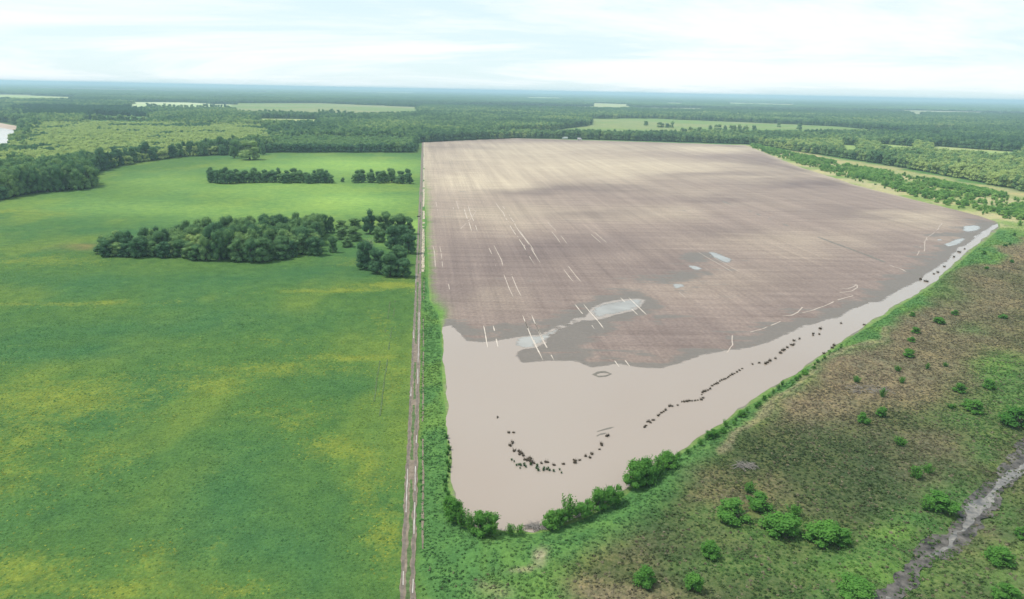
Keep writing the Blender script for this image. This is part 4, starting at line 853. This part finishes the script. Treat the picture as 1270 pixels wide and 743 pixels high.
# ------------------------------------------------------------------ grass and weeds
def tuft(seed, n_=13):
    rng = np.random.default_rng(seed); d = rng.normal(0, 1, (n_, 3)); d[:, 2] = np.abs(d[:, 2])+.2; d /= np.linalg.norm(d, axis=1)[:, None]
    P = d*np.array([.5, .5, .8])*rng.uniform(.5, 1.0, (n_, 1)); V, F = leaf_cards(P, d*.6+np.array([0, 0, .9]), .22, rng); V[:, 2] = np.maximum(V[:, 2]*.9, -.05); return mesh_np('tuft', V, F)
TSRC = [src(tuft(170+i), M['tuft']) for i in range(6)]
def ground_scatter(name, n_, ymax, side, label, cat, hs, ws, vr, dens):
    Yr = np.sqrt(RNG.uniform(60**2, ymax**2, n_)); Xr = RNG.uniform(-.9, .9, n_)*(Yr+20); u, v = toUV(Xr, Yr)
    ok = (v < -1.7) if side < 0 else (v > 1.7)
    if side < 0: ok &= sdist(Xr, Yr, FORESTP) > 0
    else: ok &= (sdist(Xr, Yr, FIELD) > .3) & (sdist(Xr, Yr, CREEK) > RNG.uniform(-2.6, .6, n_))
    ok &= RNG.uniform(0, 1, n_) < np.interp(Yr, [60, 160, ymax*.6, ymax], [1, 1, .6, 0])
    X, Y_ = Xr[ok], Yr[ok]; cl = fbm(X/2.2, Y_/2.2, 181); kp = RNG.uniform(0, 1, len(X)) < dens+(1-dens)*sstep(.38, .6, cl); X, Y_ = X[kp], Y_[kp]; k_ = len(X)
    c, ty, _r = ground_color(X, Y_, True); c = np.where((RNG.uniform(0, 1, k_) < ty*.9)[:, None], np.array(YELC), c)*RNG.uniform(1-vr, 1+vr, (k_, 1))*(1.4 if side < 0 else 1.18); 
    if side > 0:
        wz = sstep(.12, .09, c[:, 1])*0 + (RNG.uniform(0, 1, k_) < .04+.30*_r); u, v = toUV(X, Y_); inn_ = (sdist(X, Y_, FIELD) > 9)
        c = np.where((wz*inn_)[:, None] > 0, np.array([[.19, .168, .108]])*RNG.uniform(.45, 1.15, (k_, 1)), c)
        c = np.where(((RNG.uniform(0, 1, k_) < .11)*inn_)[:, None] > 0, c*.55, c)
    h_ = RNG.uniform(*hs, k_)*(.6+.8*fbm(X/9, Y_/9, 185)); w_ = RNG.uniform(*ws, k_)*np.interp(Y_, [90, 400], [1, 1.5])
    z_ = np.maximum(ground_z(X, Y_)-.02, -.66)
    scatter(name, np.c_[X, Y_, z_], np.stack([w_, w_, h_], -1), RNG.uniform(0, 6.28, k_), TSRC, {'col': ('FLOAT_VECTOR', np.clip(c, 0, .6))}, label, cat); print(name, k_)
ground_scatter('pasture_grass', 520000, 380, -1, 'short green and yellowish pasture grass left of the track', 'grass', (.05, .15), (.28, .6), .32, .35)
ground_scatter('rough_weeds', 760000, 420, 1, 'rough green and dead brown weeds on the fallow land', 'weeds', (.14, .52), (.3, .75), .32, .4)

# ------------------------------------------------------------------ drowned weed clumps standing in the flood
def clump(seed):
    rng = np.random.default_rng(seed); Vs, F3, F4, nv = [], [], [], 0
    for i in range(4):
        c = np.array([rng.uniform(-.3, .3), rng.uniform(-.2, .2), .12]); V = ICO1[0]*(1+rng.normal(0, .2, (42, 1)))*np.array([.24, .2, .2])+c; Vs.append(V); F3.append(ICO1[1]+nv); nv += len(V)
    for i in range(26):
        a = rng.uniform(0, 6.28); r = rng.uniform(0, .35); b = np.array([math.cos(a)*r, math.sin(a)*r, -.05]); t = b+np.array([math.cos(a)*.25, math.sin(a)*.25, rng.uniform(.3, .75)]); s = np.array([-math.sin(a), math.cos(a), 0])*.03
        Vs.append(np.array([b-s, b+s, t+s*.4, t-s*.4])); F4.append(np.array([[nv, nv+1, nv+2, nv+3]])); nv += 4
    return mesh_np('weed_clump', np.concatenate(Vs), [np.concatenate(F3), np.concatenate(F4)])
CL = [clump(190+i) for i in range(5)]
for m_ in CL: m_.materials.append(M['clod'])
def z5(l, ox, oy, s): return [(ox+a/s, oy+b/s) for a, b in l]
curve = z5([(545, 48), (530, 70), (558, 103), (590, 108), (595, 132), (610, 124), (625, 142), (635, 168), (655, 168), (670, 160), (685, 182), (680, 197), (700, 192), (750, 192), (785, 187), (838, 205), (905, 200), (648, 176), (600, 116), (665, 172)], 540, 540, 5.714)
mid = z5([(990, 174), (988, 190), (1022, 172), (1062, 144), (1095, 154), (1108, 129), (1163, 97), (1175, 57), (1180, 66), (1215, 2), (1225, -2)], 540, 540, 5.714)
line = z5([(590, 377), (597, 370), (610, 347), (620, 352), (635, 340), (660, 317), (668, 310), (680, 302), (690, 296), (700, 288), (720, 267), (732, 266), (765, 263), (785, 244), (797, 244), (812, 241), (826, 239), (840, 240), (855, 238), (870, 236), (885, 233), (897, 224), (890, 207), (893, 195), (900, 190), (910, 188), (922, 182), (935, 176), (945, 160), (955, 153), (964, 150), (972, 146), (985, 136), (995, 130), (1005, 126), (1015, 124), (1025, 118), (1033, 113), (1040, 106), (1050, 101), (1062, 96), (1075, 88), (1088, 79), (1103, 70), (1155, 46), (1190, 40), (1225, 43), (1245, 30)], 660, 440, 4.233)
upper = z5([(285, 292), (300, 283), (318, 270), (357, 255), (392, 214), (408, 197), (420, 192), (440, 174), (472, 157), (490, 127), (490, 150), (527, 113), (627, 76), (625, 88), (670, 81), (680, 42), (825, 2), (990, 12), (705, 219), (775, 161), (762, 178)], 900, 400, 5.773)
strays = [(617, 517), (631, 536), (637, 536)]
far_ = [(1142, 346), (1147, 348), (1150, 348.5), (1158, 339), (1163, 337), (1171, 330), (1183, 318), (1190, 312), (1196, 308)]
for L_, lab, g_, sc in [(curve, 'dark clump of drowned stalks in the curved line low in the flood', 'curved line of drowned clumps', 1.25), (mid, 'dark clump in the sparse line rising toward the mud smears', 'sparse line of drowned clumps', 1.15), (line, 'dark clump in the long dense line across the flood', 'dense line of drowned clumps', 1.1),
                        (upper, 'dark clump in the scattered line of the narrowing flood', 'upper line of drowned clumps', 1.5), (strays, 'stray dark clump alone left in the flood', 'stray drowned clumps', 1.0), (far_, 'dark clump in the far narrow ditch water', 'far ditch clumps', 2.0)]:
    for px_, py_ in L_:
        x, y = G(px_, py_+1.0); lb = lab if g_ != 'dense line of drowned clumps' else lab + (', lower left end' if px_ < 843 else ', flat middle stretch' if px_ < 875 else ', rising right part' if px_ < 922 else ', last sparse end')
        o = obj('weed_clump', random.choice(CL), loc=(x, y, .02)); s = sc*R(.55, .9); o.scale = (s*R(.9, 1.4), s*R(.8, 1.1), s*R(.7, 1.1)); o.rotation_euler = (0, 0, R(0, 6.28)); tag(o, lb, 'weed clump', g_)
# low green plants added as the reflections of the curved line of clumps
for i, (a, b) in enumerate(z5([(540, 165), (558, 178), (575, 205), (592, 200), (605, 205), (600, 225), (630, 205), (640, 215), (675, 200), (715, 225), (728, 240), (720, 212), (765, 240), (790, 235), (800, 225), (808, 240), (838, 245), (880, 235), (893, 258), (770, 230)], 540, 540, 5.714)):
    x, y = G(a, b+2); s = R(.5, .9); bush(x, y, s, s*R(.9, 1.4), .12, 'faint green plant shape for the reflection below the curved line of clumps', 'green reflection shapes', True, 'reflection_plant')
# branch pile
def brush_pile(px, py, w, label, s):
    rng = random.Random(s); x, y = G(px, py); z_ = float(ground_z(np.array([x]), np.array([y]))[0]); V, F = [], []
    for i in range(60):
        a = rng.uniform(-.5, .5)+(.3 if i % 2 else 2.2); cx, cy_ = rng.uniform(-w, w), rng.uniform(-w*.4, w*.4); l_ = rng.uniform(.5, 1.8); z0 = rng.uniform(.05, .5)
        v, f = tube([(cx-math.cos(a)*l_, cy_-math.sin(a)*l_, z0), (cx, cy_, z0+.15), (cx+math.cos(a)*l_, cy_+math.sin(a)*l_, z0+rng.uniform(-.1, .4))], [.05, .04, .015], 4); b = len(V); V.extend(v); F.extend([tuple(j+b for j in q) for q in f])
    tag(obj('branch_pile', mesh_np('branch_pile', V, np.array(F)), M['branch'], loc=(x, y, z_)), label, 'branches')
brush_pile(1078, 484, 5, 'pale heap of dead branches on the brown slope', 1); brush_pile(924, 579, 1.6, 'small pile of pale sticks below the bank path', 2); brush_pile(664, 654, 1.0, 'dead twigs in the gap of the near bank', 3)
x, y = G(519, 269); v, f = tube([(-.9, 0, .35), (0, .05, .4), (.9, 0, .35)], [.32, .35, .28], 9)
lg = obj('log', mesh_np('log', v, np.array(f), True), M['bark'], loc=(x, y, 0)); tag(lg, 'dark log lying beside the far farm track', 'log')

# ------------------------------------------------------------------ two white farm trucks at the far field edge
def boxes(name, L_, mat, parent, bev=.05):
    bm = bmesh.new()
    for (x0, x1, y0, y1, z0, z1) in L_:
        r = bmesh.ops.create_cube(bm, size=1); 
        for v in r['verts']: v.co = Vector(((x0+x1)/2+v.co.x*(x1-x0), (y0+y1)/2+v.co.y*(y1-y0), (z0+z1)/2+v.co.z*(z1-z0)))
    bmesh.ops.bevel(bm, geom=bm.edges[:], offset=bev, segments=2, affect='EDGES'); me = bpy.data.meshes.new(name); bm.to_mesh(me); bm.free(); return obj(name, me, mat, parent)
def truck(px, py, L_, label, rz):
    x, y = G(px, py); o = empty('farm_truck', (x, y, 0), rz); tag(o, label, 'truck', 'white trucks at the field edge')
    boxes('cargo_box', [(-L_/2, L_/2-2.3, -1.2, 1.2, 1.05, 3.5)], M['white'], o); boxes('chassis', [(-L_/2+.2, L_/2-.2, -.5, .5, .65, 1.0)], M['steel'], o)
    cb = boxes('cab', [(L_/2-2.2, L_/2-.9, -1.1, 1.1, .75, 2.7), (L_/2-.95, L_/2, -1.0, 1.0, .7, 1.7)], M['white'], o, .12); boxes('windscreen', [(L_/2-.93, L_/2-.87, -.95, .95, 1.75, 2.5)], M['glass'], cb, .01)
    for s in (-1, 1): boxes('side_window', [(L_/2-1.95, L_/2-1.2, s*1.1-.02, s*1.1+.02, 1.75, 2.45)], M['glass'], cb, .01); boxes('headlight', [(L_/2, L_/2+.05, s*.75-.15, s*.75+.15, 1.0, 1.25)], M['steel'], cb, .01)
    for xx in (-L_/2+1.0, -L_/2+2.1, L_/2-1.3):
        for s in (-1, 1):
            bm = bmesh.new(); bmesh.ops.create_cone(bm, cap_ends=True, segments=16, radius1=.5, radius2=.5, depth=.34, matrix=Matrix.Translation((xx, s*1.0, .5)) @ Matrix.Rotation(math.pi/2, 4, 'X')); me = bpy.data.meshes.new('wheel'); bm.to_mesh(me); bm.free(); obj('wheel', me, M['black'], o)
truck(700.5, 172.6, 8.8, 'longer white box truck at the far edge of the field, left of its companion', math.pi); truck(719, 173.8, 7.0, 'shorter white truck at the far edge of the field, right of the other', 0)

# ------------------------------------------------------------------ haze: one closed box of pale air
bm = bmesh.new(); bmesh.ops.create_cube(bm, size=1); me = bpy.data.meshes.new('haze'); bm.to_mesh(me); bm.free()
hz = obj('haze', me); hz.scale = (76000, 35500, 86); hz.location = (0, 16900, 86/2-2.0); tag(hz, 'pale humid air over the whole plain', 'haze', kind='stuff')
m, nt, n, l, out = newmat('haze_air'); pv = N(nt, 'ShaderNodeVolumePrincipled'); pv.inputs['Color'].default_value = (.50, .70, .86, 1); pv.inputs['Density'].default_value = 1.45e-4; pv.inputs['Anisotropy'].default_value = 0.0
l.new(pv.outputs[0], out.inputs['Volume']); me.materials.append(m)
